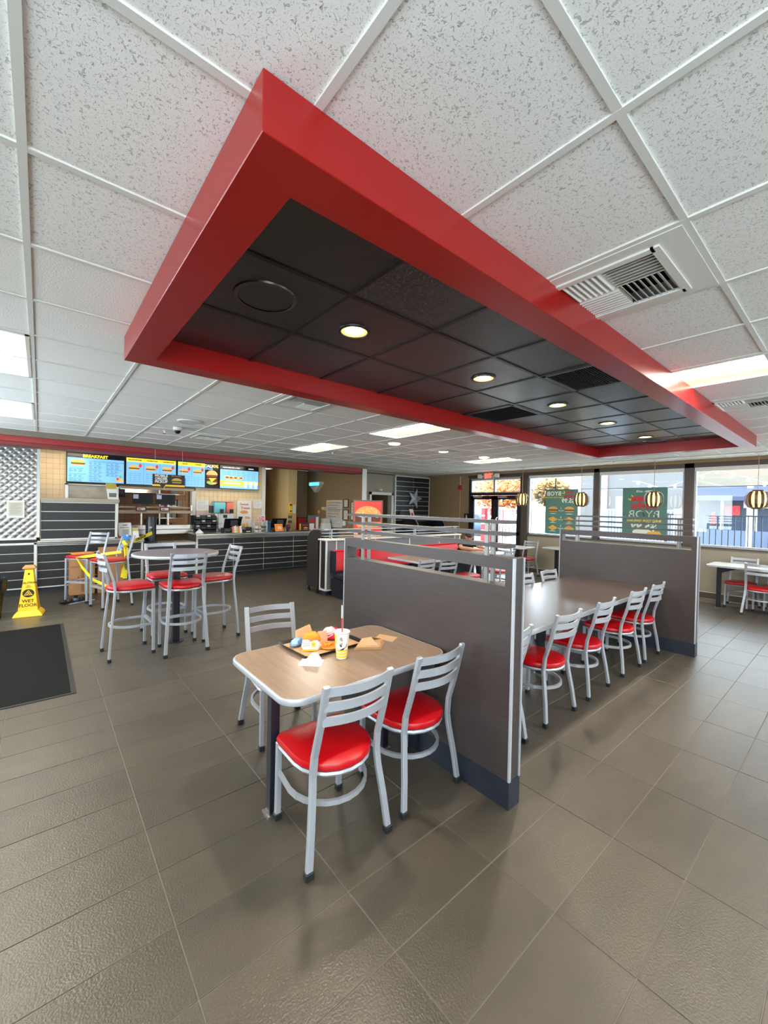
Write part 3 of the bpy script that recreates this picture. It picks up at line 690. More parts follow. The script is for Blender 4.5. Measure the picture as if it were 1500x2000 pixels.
MB().lathe([(.09, 0), (.09, .01), (.05, .012)], n=20).build('base', black_m, t)

# ================================================================== CHAIRS AND STOOLS
def seat_outline(w, d, n=10):
    """D shape: nearly straight front with rounded corners, round back"""
    P = []
    for i in range(n+1):        # back half ellipse, from right to left
        a = -PI*i/n; P.append((w/2*math.cos(a), -.02+(d/2-.0)*math.sin(a)))
    r = .05
    for cx, a0 in ((-w/2+r-.0, PI), (w/2-r, PI/2)):
        for i in range(5):
            a = a0-PI/2*i/4; P.append((cx+r*math.cos(a), d/2-r+r*math.sin(a)))
    return P
def loft(layers):
    b = MB(); k = len(layers[0][0])
    for P, z in layers:
        for x, y in P: b.v.append((x, y, z))
    for j in range(len(layers)-1):
        for i in range(k): b.f.append((j*k+i, j*k+(i+1) % k, (j+1)*k+(i+1) % k, (j+1)*k+i))
    b.f.append(tuple(range(k))[::-1]); b.f.append(tuple((len(layers)-1)*k+i for i in range(k)))
    return b
def scl(P, s): return [(x*s, y*s) for x, y in P]
def ladder_chair(name, label, group, sh, th, stool=False):
    """origin on floor, facing +Y; sh seat top, th back top"""
    t = thing(name, label, 'stool' if stool else 'chair', (0,0,0), 0, group)
    O = seat_outline(.42, .41)
    loft([(scl(O, .93), sh-.048), (scl(O, 1.0), sh-.040), (scl(O, 1.015), sh-.024), (scl(O, .985), sh-.010), (scl(O, .86), sh-.001), (scl(O, .5), sh+.003)]).build('seat', vinyl_m, t, smooth=True)
    ring = [(x, y, sh-.060) for x, y in scl(O, .94)]
    MB().sweep(ring, .024, .024, closed=True, n=6).build('seat_frame', silver_m, t, smooth=True)
    fw, fy = .19, .19; ry = -.215
    for s in (-1, 1):
        l = MB().sweep([(s*fw, fy, .02), (s*fw, fy-.005, sh-.05)], .028, .028, (0,1,0)).build('leg', silver_m, t, bevel=.003)
        MB().box(s*fw-.018, s*fw+.018, fy-.018, fy+.018, 0, .035).build('foot_cap', rub_m, l, bevel=.003)
    hw = .225 if not stool else .215
    for s in (-1, 1):
        zb = sh-.05
        path = [(s*hw, ry-.01, .02), (s*(hw-.018), ry+.01, zb*.45), (s*(hw-.036), ry+.035, zb*.82), (s*(hw-.041), ry+.044, zb), (s*(hw-.043), ry+.035, zb+.10), (s*(hw-.044), ry-.01, zb+.25), (s*(hw-.044), ry-.06, th)]
        l = MB().sweep(path, .034, .022, (0,1,0)).build('leg', silver_m, t, bevel=.003)
        MB().box(s*hw-.021, s*hw+.021, ry-.026, ry+.008, 0, .035).build('foot_cap', rub_m, l, bevel=.003)
    a = hw-.044
    for k in range(3):
        z = th-.030-k*.072; yy = ry-.052+k*.014
        path = [(a*math.cos(PI*i/10)*-1, yy-.040*math.sin(PI*i/10), z) for i in range(11)]
        path[0] = (-a, yy, z); path[-1] = (a, yy, z)
        path = [(-a+2*a*i/10, yy-.042*math.sin(PI*i/10), z) for i in range(11)]
        MB().sweep(path, .012, .040, (0,0,1)).build('slat', silver_m, t, smooth=False)
    zr = (sh-.05)*.62 if not stool else .33
    ringp = [(-fw, fy-.01, zr)]+[(-.205*math.cos(PI*i/12)*1.0, .02-.215*math.sin(PI*i/12), zr) for i in range(13)]+[(fw, fy-.01, zr)]
    MB().sweep(ringp, .016, .024, (0,0,1)).build('ring_stretcher', silver_m, t)
    if stool:
        MB().sweep([(-fw, fy, zr+.0), (fw, fy, zr+.0)], .03, .03, (0,0,1)).build('foot_rail', silver_m, t)
    return t
ch0 = ladder_chair('dining_chair', 'nearest silver ladder-back chair with red seat, in front of the tray table', 'ladder-back chairs at the tray table', .462, .868)
ch0.location = (-1.70, .375, 0); ch0.rotation_euler = (0,0,-.03)
def chair(x, y, rz, label, group): return dup(ch0, (x, y, 0), rz, label, group)
g1 = 'ladder-back chairs at the tray table'
chair(-1.135, .385, .02, 'silver ladder-back chair with red seat tucked against the near partition', g1)
chair(-1.49, 1.36, PI-.12, 'silver ladder-back chair on the far side of the tray table', g1)
g2 = 'ladder-back chairs on the near side of the long table'
for x, lb in ((-.42, 'red-seat chair mostly hidden behind the near partition end'), (.34, 'red-seat chair at the long table, nearest one fully seen'), (1.05, 'second fully seen red-seat chair along the long table'), (1.87, 'third fully seen red-seat chair along the long table'), (2.49, 'last red-seat chair along the long table, beside the far partition')):
    chair(x, .355, random.uniform(-.03, .03), lb, g2)
g3 = 'ladder-back chairs on the far side of the long table'
for x, lb in ((.95, 'chair across the long table, hidden but for its top behind the near partition'), (1.72, 'chair across the long table whose top rail shows left, nearer the near partition'), (2.32, 'chair across the long table whose top rail shows right, nearer the far partition')):
    chair(x, 1.03, PI, lb, g3)
g4 = 'ladder-back chairs at the booth tables'
chair(1.72, 3.22, .05, 'silver chair beside the first booth table, its top rail seen through the partition slot', g4)
chair(2.24, 3.19, -.08, 'silver chair facing the first booth table, its ladder back seen in the partition slot', g4)
chair(3.18, 3.30, .0, 'red-seat chair at the middle booth table seen through the partition slot', g4)
chair(4.10, 3.30, .05, 'red-seat chair with back to us at the table of the person in black', g4)
g5 = 'ladder-back chairs by the windows'
chair(6.46, 4.08, PI/2+.0, 'silver chair in full side view against the wall under the first window', g5)
chair(5.66, 4.02, -PI/2, 'silver chair left of the table near the first window', g5)
chair(6.28, -.32, -PI/2+.06, 'silver chair with its back to us at the rightmost window table', g5)
chair(6.72, -.0, PI/2, 'silver chair on the window side of the rightmost table, farther from the frame edge', g5)
chair(6.72, -.52, PI/2, 'silver chair on the window side of the rightmost table, cut by the frame edge', g5)
s0 = ladder_chair('bar_stool', 'left-hand tall silver stool with red seat at the round high table', 'bar stools around the round table', .765, 1.12, True)
s0.location = (-2.09, 3.81, 0); s0.rotation_euler = (0,0,-PI/2+.05)
g6 = 'bar stools around the round table'
dup(s0, (-1.61, 3.60, 0), -.0, 'tall red-seat stool with its ladder back towards us at the round table', g6)
dup(s0, (-1.17, 3.88, 0), PI/2+.06, 'right-hand tall red-seat stool at the round table', g6)
dup(s0, (-1.62, 4.36, 0), PI+.05, 'tall red-seat stool on the far side of the round table, towards the counter', g6)
g7 = 'bar stools parked before the order counter'
dup(s0, (-2.0, 6.29, 0), PI/2+.33, 'stool in side view hung with caution tape and a blue knot', g7)
dup(s0, (-2.26, 6.98, 0), PI/2+.75, 'stool by the cardboard boxes with its back turned to the counter', g7)

# ================================================================== BOOTH
t = thing('half_wall', 'low grey-panelled half wall with white trim behind the red booth bench', 'half wall', (0, 0, 0))
B('core', plankg_m, 1.165, 4.935, 4.96, 5.16, .1, 1.015, t)
B('toe_kick', kick_m, 1.18, 4.92, 4.98, 5.15, 0, .1, t)
B('end_panel', plank_m, 1.155, 1.166, 4.985, 5.135, .13, 1.0, t); B('end_panel', plank_m, 4.934, 4.945, 4.985, 5.135, .13, 1.0, t)
for y in (4.945, 5.14): B('end_trim', white_m, 1.145, 1.17, y, y+.03, .1, 1.02, t)
for y in (4.945, 5.14): B('end_trim', white_m, 4.93, 4.955, y, y+.03, .1, 1.02, t)
B('bottom_trim', white_m, 1.145, 1.17, 4.945, 5.17, .09, .112, t); B('bottom_trim', white_m, 1.17, 4.93, 4.945, 4.96, .09, .112, t)
B('cap', white_m, 1.12, 4.98, 4.925, 5.20, 1.015, 1.043, t, bevel=.004)
for x in (1.36, 2.3, 3.25, 4.2, 4.75): B('seam_strip', white_m, x, x+.018, 4.945, 4.961, .1, 1.015, t)
for x in (1.30, 3.50, 4.88):
    for y in (5.03, 5.08): B('post', silver_m, x, x+.026, y, y+.022, 1.043, 1.23, t)
for z in (1.10, 1.16, 1.225): B('rail', silver_m, 1.14, 4.98, 5.015, 5.115, z-.016, z, t)
t = thing('booth_bench', 'long red-cushioned bench with dark seat along the half wall', 'bench', (0, 0, 0))
B('base', black_m, 1.24, 4.93, 4.50, 4.90, .0, .33, t); B('toe', kick_m, 1.24, 4.93, 4.485, 4.50, 0, .1, t)
for k, (a, b_) in enumerate(((1.245, 1.86), (1.88, 3.38), (3.40, 4.93))):
    MB().box(a, b_, 4.43, 4.86, .34, .44).build('seat_cushion', mat('black_vinyl', (34, 34, 42), .35), t, bevel=.02, seg=2, smooth=True)
    MB().poly([(a, 4.78, .47), (a, 4.86, .47), (a, 4.925, .82), (a, 4.865, .82)], (b_-a, 0, 0)).build('back_cushion', vinyl2_m, t, bevel=.02, seg=2, smooth=True)
    B('back_piping', vinyl2_m, a+.02, b_-.02, 4.86, 4.93, .815, .845, t, bevel=.008)
    B('back_edge', black_m, a-.012, a-.001, 4.76, 4.94, .42, .83, t)
# rounded panel on casters behind the half wall end
t = thing('rolling_panel_cart', 'dark brown cart side with a rounded top and silver edge behind the half wall', 'cart', (1.17, 5.44, 0))
P = [(-.21, .10), (.21, .10), (.21, .98)]+[(.21-.0-.30*(1-math.cos(a)), .98+.22*math.sin(a)) for a in [PI/2*i/7 for i in range(1, 8)]]+[(-.21, 1.20)]
P = [(.21-x-.21, z) if False else (x, z) for x, z in P]
MB().poly([(-.02, y, z) for y, z in P], (.04, 0, 0)).build('side_panel', mat('dark_brown_panel', (44, 36, 34), .5), t)
MB().poly([(.42, y, z) for y, z in P], (.04, 0, 0)).build('side_panel', mat('dark_brown_panel'), t)
MB().sweep([(-.0, y, z) for y, z in P[2:]], .05, .012, (1,0,0)).build('edge_trim', silver_m, t)
B('shelf', mat('dark_brown_panel'), 0, .44, -.19, .19, .55, .58, t); B('shelf', mat('dark_brown_panel'), 0, .44, -.19, .19, .14, .17, t); B('top_shelf', mat('dark_brown_panel'), 0, .44, -.19, .12, 1.10, 1.12, t)
for x in (0, .44):
    for y in (-.15, .15):
        MB().poly([(x-.012, y+.035*math.cos(2*PI*i/12), .037+.035*math.sin(2*PI*i/12)) for i in range(12)], (.024, 0, 0)).box(x-.008, x+.008, y-.01, y+.01, .05, .11).build('caster', rub_m, t)
# condiment station by the plank panel
t = thing('condiment_station', 'black condiment station with rounded silver-edged ends under the wall star', 'station', (6.45, 7.62, 0))
P = [(-.34, .0), (.34, .0), (.34, 1.34), (.0, 1.34)]+[(-.34+.34*(1-math.sin(a)), 1.0+.34*math.cos(a)) for a in [PI/2*i/7 for i in range(1, 8)]]
for x in (-.62, .58):
    p = MB().poly([(x, y, z) for y, z in P], (.04, 0, 0)).build('side_panel', black_m, t)
    MB().sweep([(x+.02, y, z+.004) for y, z in P[2:]], .046, .012, (1,0,0)).build('edge_trim', silver_m, p)
B('worktop', black_m, -.58, .58, -.30, .33, .90, .94, t); B('cabinet', dark_m, -.58, .58, -.26, .33, .08, .90, t); B('hood', black_m, -.58, .58, -.05, .33, 1.24, 1.30, t); B('back', dark_m, -.58, .58, .30, .33, .94, 1.25, t)
for k in range(3): MB().lathe([(.035, 0), (.035, .12), (.02, .14)], n=12).build('pump', dark_m, t, loc=(-.3+.3*k, .1, .94))
f = thing('flyer_stand', 'small pink and white flyer standing on the condiment station', 'flyer', (5.98, 7.66, 1.345), .1)
MB().poly([(-.09, -.01, 0), (.09, -.01, 0), (.07, .06, .26), (-.11, .06, .26)], (0, .006, 0)).build('sheet', mat('pink_sheet', (226, 190, 190), .6), f)
MB().poly([(-.05, -.004, .03), (.04, -.004, .03), (.025, .030, .15), (-.065, .030, .15)], (0, -.003, 0)).build('picture', mat('brown_print', (120, 60, 50), .6), f)

# ================================================================== SIGNS, SCREENS
def menu_screen(label, x0, x1, kind):
    w = (x1-x0)/2-.008; t = thing('menu_screen', label, 'menu screen', ((x0+x1)/2, 9.26, 2.35), 0, 'digital menu boards')
    B('housing', dark_m, -w, w, 0, .06, -.31, .31, t, bevel=.003)
    def R(m, a, b, c, d, y=-.002, name='screen_area', t_=t): return MB().poly([(a, y, c), (b, y, c), (b, y, d), (a, y, d)], (0, -.001, 0)).build(name, m, t_)
    def lines(x, z, n, ln, dz=.028, m=scr_ink, h=.008):
        b = MB()
        for k in range(n):
            for q in range(3):
                l = ln*random.uniform(.16, .28); xx = x+ln*q*.33
                b.poly([(xx, -.004, z-k*dz), (xx+l, -.004, z-k*dz), (xx+l, -.004, z-k*dz+h), (xx, -.004, z-k*dz+h)], (0, -.0006, 0))
        o = b.build('menu_print', m, t); o['kind'] = 'stuff'
    if kind == 0:
        R(scr_blk, -w+.012, w-.012, .21, .30); text('BREAKFAST', .085, scr_yel, -.02, -.005, .252, t, bold=.004)
        R(scr_blue, -w+.012, w-.012, -.295, .21)
        burger_pic(t, -.32, .10, .24, -.005)
        for a, s, z in ((-.47, 'BREAKFAST BURGER', -.02), (-.47, 'BIG COUNTRY PLATTER', -.13), (-.47, 'FRENCH TOAST DIPS', -.22), (-.13, 'SAUSAGE EGG & CHEESE', .15), (-.13, 'BISCUIT & GRAVY', .06), (-.13, 'BACON BISCUIT', -.03), (-.13, 'HASH ROUNDS', -.12), (-.13, 'EGG BURRITO', -.21), (.17, 'LOADED BREAKFAST BURRITO', .15), (.17, 'STEAK & EGG BURRITO', .07), (.17, 'BREAKFAST SANDWICH', -.01), (.17, 'COFFEE & JUICE', -.09)):
            text(s, .026, ink_m, a, -.005, z, t, align='LEFT'); lines(a, z-.032, 2, .24)
        flat('menu_print', scr_bun, ell(.42, -.23, .07, .035), -.004, t); flat('menu_print', scr_red, ell(.38, -.20, .025, .03), -.005, t); flat('menu_print', scr_grn, ell(.43, -.15, .02, .04), -.005, t)
    elif kind in (1, 2):
        n = 3 if kind == 1 else 2; xe = w-.012 if kind == 1 else w-.34
        R(scr_blue, -w+.012, xe, -.295, .22); R(scr_yel, -w+.012, xe, .20, .295)
        cw = (xe+w-.012)/n
        for k in range(n):
            cx = -w+.012+cw*(k+.5)
            text((('BACON BURGER', 'DOUBLE STAR', 'CHICKEN STAR') if kind == 1 else ('SALADS', 'CHICKEN'))[k], .034, ink_m, cx, -.005, .25, t, bold=.0015)
            burger_pic(t, cx-.02, .07, cw*.62, -.005)
            flat('menu_print', scr_red, ell(cx+cw*.3, .13, .03, .045), -.004, t)
            for q in range(3): lines(cx-cw*.36+q*cw*.27, -.06, 5, cw*.2, .045)
            if k: R(scr_ink, cx-cw/2-.002, cx-cw/2+.002, -.29, .2, -.004)
        if kind == 2:
            R(mat('screen_deep_blue', (30, 70, 190), .3, emit=.9), -w+.02, -w+.19, -.29, -.10, -.004)
            R(scr_blk, w-.33, w-.012, -.295, .295)
            text('CALI', .095, scr_wht, w-.26, -.006, .235, t, align='CENTER', bold=.004); text('XXL', .085, scr_yel, w-.09, -.006, .24, t, bold=.004); text('BURGER', .05, scr_blue, w-.24, -.006, .165, t, bold=.002)
            cx = w-.17
            flat('burger_print', scr_bun, ell(cx, .02, .14, .12, 0, PI, 12), -.005, t)
            for q in range(3): flat('burger_print', scr_pat, [(cx-.13, .01-q*.06), (cx-.125, -.03-q*.06), (cx+.125, -.03-q*.06), (cx+.13, .01-q*.06)], -.006, t)
            flat('burger_print', scr_yel, [(cx-.08, -.06), (cx, -.15), (cx+.11, -.05)], -.0075, t)
            flat('burger_print', scr_grn, ell(cx-.05, -.17, .08, .035), -.007, t); flat('burger_print', scr_bun, ell(cx, -.16, .13, .06, PI, 2*PI, 10), -.0045, t)
    else:
        R(scr_blk, -w+.012, w-.012, .19, .295); R(scr_blue, -w+.012, w-.012, -.295, .19)
        text('HAND-BREADED & FRIES', .04, scr_wht, -.22, -.005, .24, t, bold=.001); text('DRINKS', .04, scr_wht, .30, -.005, .24, t, bold=.001)
        for q in range(7): lines(-.46+q*.13, .14, 6 if q > 2 else 3, .1, .04)
        for cx in (-.34, -.24, -.12, .02): flat('menu_print', scr_bun, ell(cx, -.02+.01*math.sin(cx*30), .075, .04), -.005, t); flat('menu_print', scr_pat, ell(cx+.01, -.015, .04, .02), -.006, t)
        R(mat('screen_orange', (226, 140, 40), .3, emit=.9), -w+.012, .10, -.23, -.10, -.004); R(scr_yel, .10, w-.012, -.17, -.10, -.004)
        text('ICE CREAM SHAKES', .05, scr_wht, -.2, -.006, -.165, t, bold=.003)
        for cx in (.16, .30, .43):
            flat('menu_print', scr_wht, [(cx-.035, -.14), (cx+.035, -.14), (cx+.025, -.27), (cx-.025, -.27)], -.006, t); flat('menu_print', scr_wht, ell(cx, -.13, .04, .035), -.007, t); flat('menu_print', scr_red, ell(cx, -.09, .01, .01), -.008, t)
menu_screen('leftmost menu screen headed BREAKFAST', -2.455, -1.42, 0)
menu_screen('second menu screen from the left with three yellow-headed burger columns', -1.415, -.365, 1)
menu_screen('third menu screen with yellow heads and the CALI XXL burger picture', -.36, .625, 2)
menu_screen('rightmost menu screen with the ice cream shakes band', .63, 1.68, 3)
t = thing('pickup_sign', 'hanging black sign reading MOBILE ORDER PICKUP with a yellow down arrow', 'sign', (-1.035, 6.94, 0))
B('board', mat('sign_black', (34, 32, 32), .5), -.27, .27, 0, .02, 1.985, 2.175, t); B('yellow_band', yel_m, -.27, .27, -.001, .019, 1.955, 1.986, t)
MB().poly([(-.09, -.003, 1.99), (-.045, -.003, 1.985), (-.10, -.003, 1.895)], (0, .01, 0)).build('arrow_outline', yel_m, t)
MB().poly([(-.155, -.006, 1.99), (-.055, -.006, 1.99), (-.105, -.006, 1.91)], (0, .01, 0)).build('arrow', mat('sign_black'), t)
for k, s in enumerate(('MOBILE', 'ORDER', 'PICKUP')): text(s, .062, white_m, -.13, -.003, 2.145-k*.055, t, bold=.003)
burger_pic(t, .13, 2.06, .17, -.003, False); text('SKIP THE LINE', .026, yel_m, .12, -.004, 2.15, t)
for x in (-.23, .23): MB().sweep([(x, .01, 2.17), (x, .03, 2.64)], .004, .004, (0,1,0)).build('wire', white_m, t)
# standing poster behind the half wall
t = thing('burger_poster', 'tall red poster with a seeded burger on a floor stand behind the half wall', 'poster', (2.62, 5.62, 0), -.70)
B('frame', mat('poster_grey', (96, 92, 88), .5), -.325, .325, 0, .03, .72, 1.80, t); B('red_field', mat('poster_red', (222, 66, 56), .5), -.30, .30, -.003, 0, 1.12, 1.775, t)
B('peach_field', mat('poster_peach', (238, 190, 150), .5), -.30, .30, -.003, 0, .745, 1.12, t)
flat('burger_print', mat('print_bun'), ell(0, 1.47, .285, .20, 0, PI, 16), -.004, t)
for k in range(34):
    a = random.uniform(.25, PI-.25); r = random.uniform(.4, .92); flat('sesame', mat('sesame', (250, 226, 170), .5), ell(.27*r*math.cos(a), 1.475+.185*r*math.sin(a), .011, .006, n=6), -.0055, t)
flat('burger_print', mat('print_patty'), [(-.28, 1.47), (-.27, 1.33), (-.1, 1.30), (.1, 1.32), (.27, 1.33), (.28, 1.47)], -.0045, t)
flat('burger_print', mat('print_lettuce'), [(-.285, 1.475), (-.28, 1.445), (.28, 1.445), (.285, 1.475)], -.0058, t)
flat('burger_print', mat('print_onion', (236, 226, 214), .5), [(-.25, 1.445), (-.12, 1.42), (.1, 1.44), (.22, 1.42), (.25, 1.445)], -.006, t)
flat('burger_print', mat('print_ember', (230, 110, 50), .5), [(-.29, 1.33), (-.2, 1.18), (-.05, 1.28), (.08, 1.16), (.2, 1.25), (.29, 1.17), (.29, 1.33)], -.0052, t)
flat('burger_print', mat('print_bun'), [(-.26, 1.31), (-.22, 1.21), (.22, 1.21), (.26, 1.31)], -.0062, t)
text('BIG BURGER', .075, ink_m, 0, -.004, 1.06, t, bold=.003); text('CHILES', .075, ink_m, .05, -.004, .98, t, bold=.003); text('REAL GOOD', .085, ink_m, -.04, -.004, .87, t, bold=.003)
B('pole', silver_m, -.02, .02, .03, .05, 0.02, .75, t); B('foot', silver_m, -.22, .22, -.14, .18, 0, .02, t)
# EXIT sign with emergency heads
t = thing('exit_sign', 'lit red EXIT sign with two emergency lamp heads above the entrance', 'exit sign', (7.02, 5.64, 2.61), -PI/2)
B('box', mat('exit_grey', (176, 168, 140), .5), -.17, .17, -.02, .04, -.10, .10, t, bevel=.004); text('EXIT', .17, mat('exit_red', (255, 60, 50), .4, emit=2.2), 0, -.022, 0, t, bold=.004, sx=.72)
B('arm', white_m, -.33, .33, .0, .04, -.01, .02, t); B('stem', white_m, -.02, .02, 0, .04, .10, .112, t)
for x in (-.29, .29): B('lamp_head', white_m, x-.065, x+.065, -.05, .03, -.05, .06, t, bevel=.01)
# mirrored window posters (printed to be read from outside)
def wposter(label, y, z0, z1, w, kind):
    t = thing('window_poster', label, 'poster', (XW+.045, y, (z0+z1)/2), -PI/2, 'window posters'); h = (z1-z0)/2
    B('sheet', teal_m, -w, w, 0, .002, -h, h, t)
    Wt = mat('poster_white', (228, 236, 220), .5); Yl = mat('poster_yellow', (236, 210, 60), .5)
    def T(s, sz, m, x, z, b=.004, **k): text(s, sz, m, x, -.003, z, t, mirror=True, bold=b, **k)
    def moon(cx, cz, r): flat('moon', Yl, ell(cx, cz, r, r), -.002, t); flat('moon', teal_m, ell(cx-r*.35, cz+r*.3, r*.7, r*.7), -.0035, t)
    if kind == 1:
        T('BYOB', .15, Wt, -w*.46, h*.80); T('BUILD YOUR OWN BAG', .045, Yl, -w*.46, h*.63, .001)
        T('Late', .10, redp_m, w*.5, h*.86); T('Night', .11, redp_m, w*.45, h*.68); moon(w*.12, h*.86, .04)
        T('$5.99', .15, Wt, w*.42, h*.48)
        for k, z in enumerate((.06, -.34, -.72)):
            for s in (-1, 1):
                if k == 0: burger_pic(t, s*w*.5, z*h+.02, w*.58, -.003, False)
                else:
                    flat('food_print', mat('print_fry', (234, 176, 70), .5), [(s*w*.5-.13, z*h), (s*w*.5, z*h+.07), (s*w*.5+.13, z*h), (s*w*.5, z*h-.07)], -.003, t)
                    for q in range(6): flat('food_print', mat('print_bun'), ell(s*w*.5+random.uniform(-.07, .07), z*h+random.uniform(-.02, .04), .024, .014, n=7), -.004, t)
                flat('food_print', Wt, ell(s*w*.5, z*h-.085, .09, .008, n=8), -.003, t)
            T(str(k+1), .06, Wt, 0, z*h+.05, .002); T('PICK ONE', .03, Wt, 0, z*h-.01, .001)
    else:
        T('OPEN - LATE', .055, Wt, 0, h*.86, .002); T('Late', .20, redp_m, -.08, h*.58, .008); T('Night', .22, redp_m, 0, h*.26, .008); moon(-.26, h*.60, .06)
        T('BYOB', .24, Wt, 0, -h*.10, .0); T('BYOB', .20, teal_m, 0, -h*.10, .0)
        T('BUILD YOUR OWN BAG', .060, Yl, 0, -h*.35, .003); T('$5.99', .22, Wt, 0, -h*.58, .008)
        flat('food_print', Wt, ell(-.02, -h*.82, .2, .07), -.003, t); flat('food_print', mat('print_fry'), [(.02, -h*.95), (.36, -h*.92), (.3, -h*.75), (.1, -h*.78)], -.004, t)
wposter('green BYOB poster with six food pictures in the first window', 3.56, 1.06, 2.20, .42, 1)
wposter('large green BYOB poster with red script in the middle window', 1.715, 1.13, 2.19, .43, 2)

# ================================================================== WALL ITEMS
def wall_sheet(name, label, cat, x, y, z, w, h, rz, m, frame=None, lines=8, group=None, d=.012):
    t = thing(name, label, cat, (x, y, z), rz, group)
    B('sheet', m, -w/2, w/2, -d, 0, -h/2, h/2, t)
    if frame:
        MB().box(-w/2-.018, w/2+.018, -d-.006, 0, h/2, h/2+.018).box(-w/2-.018, w/2+.018, -d-.006, 0, -h/2-.018, -h/2).box(-w/2-.018, -w/2, -d-.006, 0, -h/2, h/2).box(w/2, w/2+.018, -d-.006, 0, -h/2, h/2).build('frame', frame, t)
    b = MB()
    for k in range(lines):
        z_ = h/2*.82-k*(h*.82/lines)
        b.box(-w*.40, w*(.40-.12*(k % 3)), -d-.001, -d, z_-h*.018, z_+h*.006)
    if lines: tag(b.build('print', mat('grey_ink', (120, 116, 112), .7), t), kind='stuff')
    return t
R3 = -PI/2; g = 'papers on the brown passage wall'; pap = mat('cream_paper', (214, 204, 188), .7)
X3 = 3.499
t = wall_sheet('notice_board', 'big gridded labour-notice sheet on the brown passage wall', 'notice', X3, 8.30, 1.52, .80, .60, R3, pap, None, 6, g)
b = MB()
for k in range(14): b.box(-.36+k*.05, -.35+k*.05, -.0135, -.0125, -.25, .18)
b.box(-.39, .39, -.0135, -.0125, .21, .225).box(-.39, .39, -.0135, -.0125, .03, .045); tag(b.build('grid_print', mat('grey_ink'), t), kind='stuff')
B('header_print', yel_m, -.36, -.12, -.0135, -.0125, .24, .28, t)
wall_sheet('notice_board', 'lower wide white notice sheet with a small drawing, under the gridded one', 'notice', X3-.012, 8.31, 1.18, .92, .24, R3, mat('pale_paper', (206, 204, 196), .7), None, 5, g)
wall_sheet('framed_certificate', 'small black-framed certificate, upper one by the notice sheets', 'frame', X3, 7.71, 1.735, .18, .19, R3, pap, dark_m, 3, g)
wall_sheet('framed_certificate', 'small black-framed certificate, lower one by the notice sheets', 'frame', X3, 7.71, 1.42, .20, .25, R3, pap, dark_m, 3, g)
wall_sheet('framed_certificate', 'tall black-framed document beside the wall end', 'frame', X3, 7.27, 1.53, .38, .46, R3, pap, dark_m, 5, g)
t = thing('thermostat', 'small beige thermostat box on the brown passage wall', 'thermostat', (X3, 8.82, 1.575), R3); B('body', cream_w, -.11, .11, -.04, 0, -.05, .05, t, bevel=.008); B('display', pap, -.06, .02, -.043, -.04, -.02, .03, t)
t = thing('hand_sanitizer', 'white rounded dispenser below the small certificates', 'dispenser', (X3, 7.72, 1.20), R3)
MB().lathe([(.04, -.08), (.055, -.04), (.055, .05), (.03, .07)], c=(0, -.05, 0), n=16).build('bottle', white_m, t, smooth=True); B('bracket', white_m, -.03, .03, -.02, 0, -.05, .06, t)
t = thing('fly_light', 'triangular white wall light glowing blue on the brown passage wall', 'wall light', (X3, 9.22, 2.22), R3)
MB().poly([(-.34, -.12, .14), (.34, -.12, .14), (.34, -.12, .06), (.02, -.12, -.17), (-.34, -.12, .06)], (0, .12, 0)).build('shade', mat('flylight_white', (206, 202, 188), .5), t)
B('glow_panel', mat('flylight_blue', (60, 190, 250), .3, emit=1.6), -.28, .26, -.128, -.12, .035, .12, t)
t = thing('fire_alarm', 'red fire alarm box on the brown wall with a white conduit to the ceiling', 'alarm', (XW, 6.76, 2.31), -PI/2)
B('box', mat('alarm_red', (190, 30, 28), .4), -.055, .055, -.06, 0, -.075, .075, t, bevel=.006); MB().sweep([(0, -.02, .07), (0, -.02, .40)], .018, .018, (0,1,0), n=8).build('conduit', white_m, t); MB().sweep([(0, -.02, -.07), (0, -.02, -1.35)], .014, .014, (0,1,0), n=8).build('conduit', cream_w, t)
t = thing('extinguisher_sign', 'small black square sign on the wall left of the entrance', 'sign', (XW-.004, 6.50, 1.42), -PI/2); B('plate', dark_m, -.09, .09, -.006, 0, -.09, .09, t); flat('pictogram', white_m, [(-.03, -.05), (.03, -.05), (.015, .05), (-.015, .05)], -.007, t)
t = thing('wall_emergency_light', 'small white lamp above the inner door', 'lamp', (4.98, YB-.02, 2.17)); B('base', white_m, -.06, .06, -.03, .02, -.03, .02, t); MB().lathe([(.045, -.03), (.045, .02), (.02, .03)], c=(0, -.06, 0), n=14).build('head', white_m, t, smooth=True)
# cream passage items
t = thing('wall_speaker', 'grey box loudspeaker high on the cream passage wall', 'speaker', (2.36, 10.58, 2.40)); t.location = (2.25, 10.5, 2.36); B('box', mat('speaker_grey', (120, 112, 98), .6), -.12, .12, -.16, -.02, -.15, .15, t, bevel=.006); B('side', mat('speaker_grey_dark', (88, 82, 72), .6), .02, .12, -.165, -.16, -.14, .14, t); MB().sweep([(.03, 0, .14), (.03, 0, .38)], .02, .02, (0,1,0), n=8).build('bracket', mat('speaker_grey'), t)
t = thing('wall_phone', 'pair of old beige handsets hanging on the cream wall', 'phone', (2.08, 10.6, 1.62))
for x in (-.06, .07): MB().sweep([(x, -.04, .12), (x+.01, -.07, 0), (x, -.04, -.14)], .05, .05, (0,1,0), n=8).build('handset', mat('phone_beige', (190, 168, 130), .5), t, smooth=True)
MB().sweep([(0, -.03, -.14), (.02, -.04, -.3), (-.02, -.03, -.42), (0, -.03, -.5)], .02, .02, (0,1,0), n=6).build('cord', dark_m, t, smooth=True); B('cradle', dark_m, -.12, .12, -.03, 0, .08, .15, t)
t = thing('breaker_panel', 'grey electrical panel door on the cream wall', 'panel', (2.36, 10.595, 1.4)); B('door', mat('panel_grey', (128, 112, 92), .5), -.06, .16, -.02, 0, -.6, .42, t); B('latch', dark_m, .02, .05, -.03, -.02, .1, .14, t)
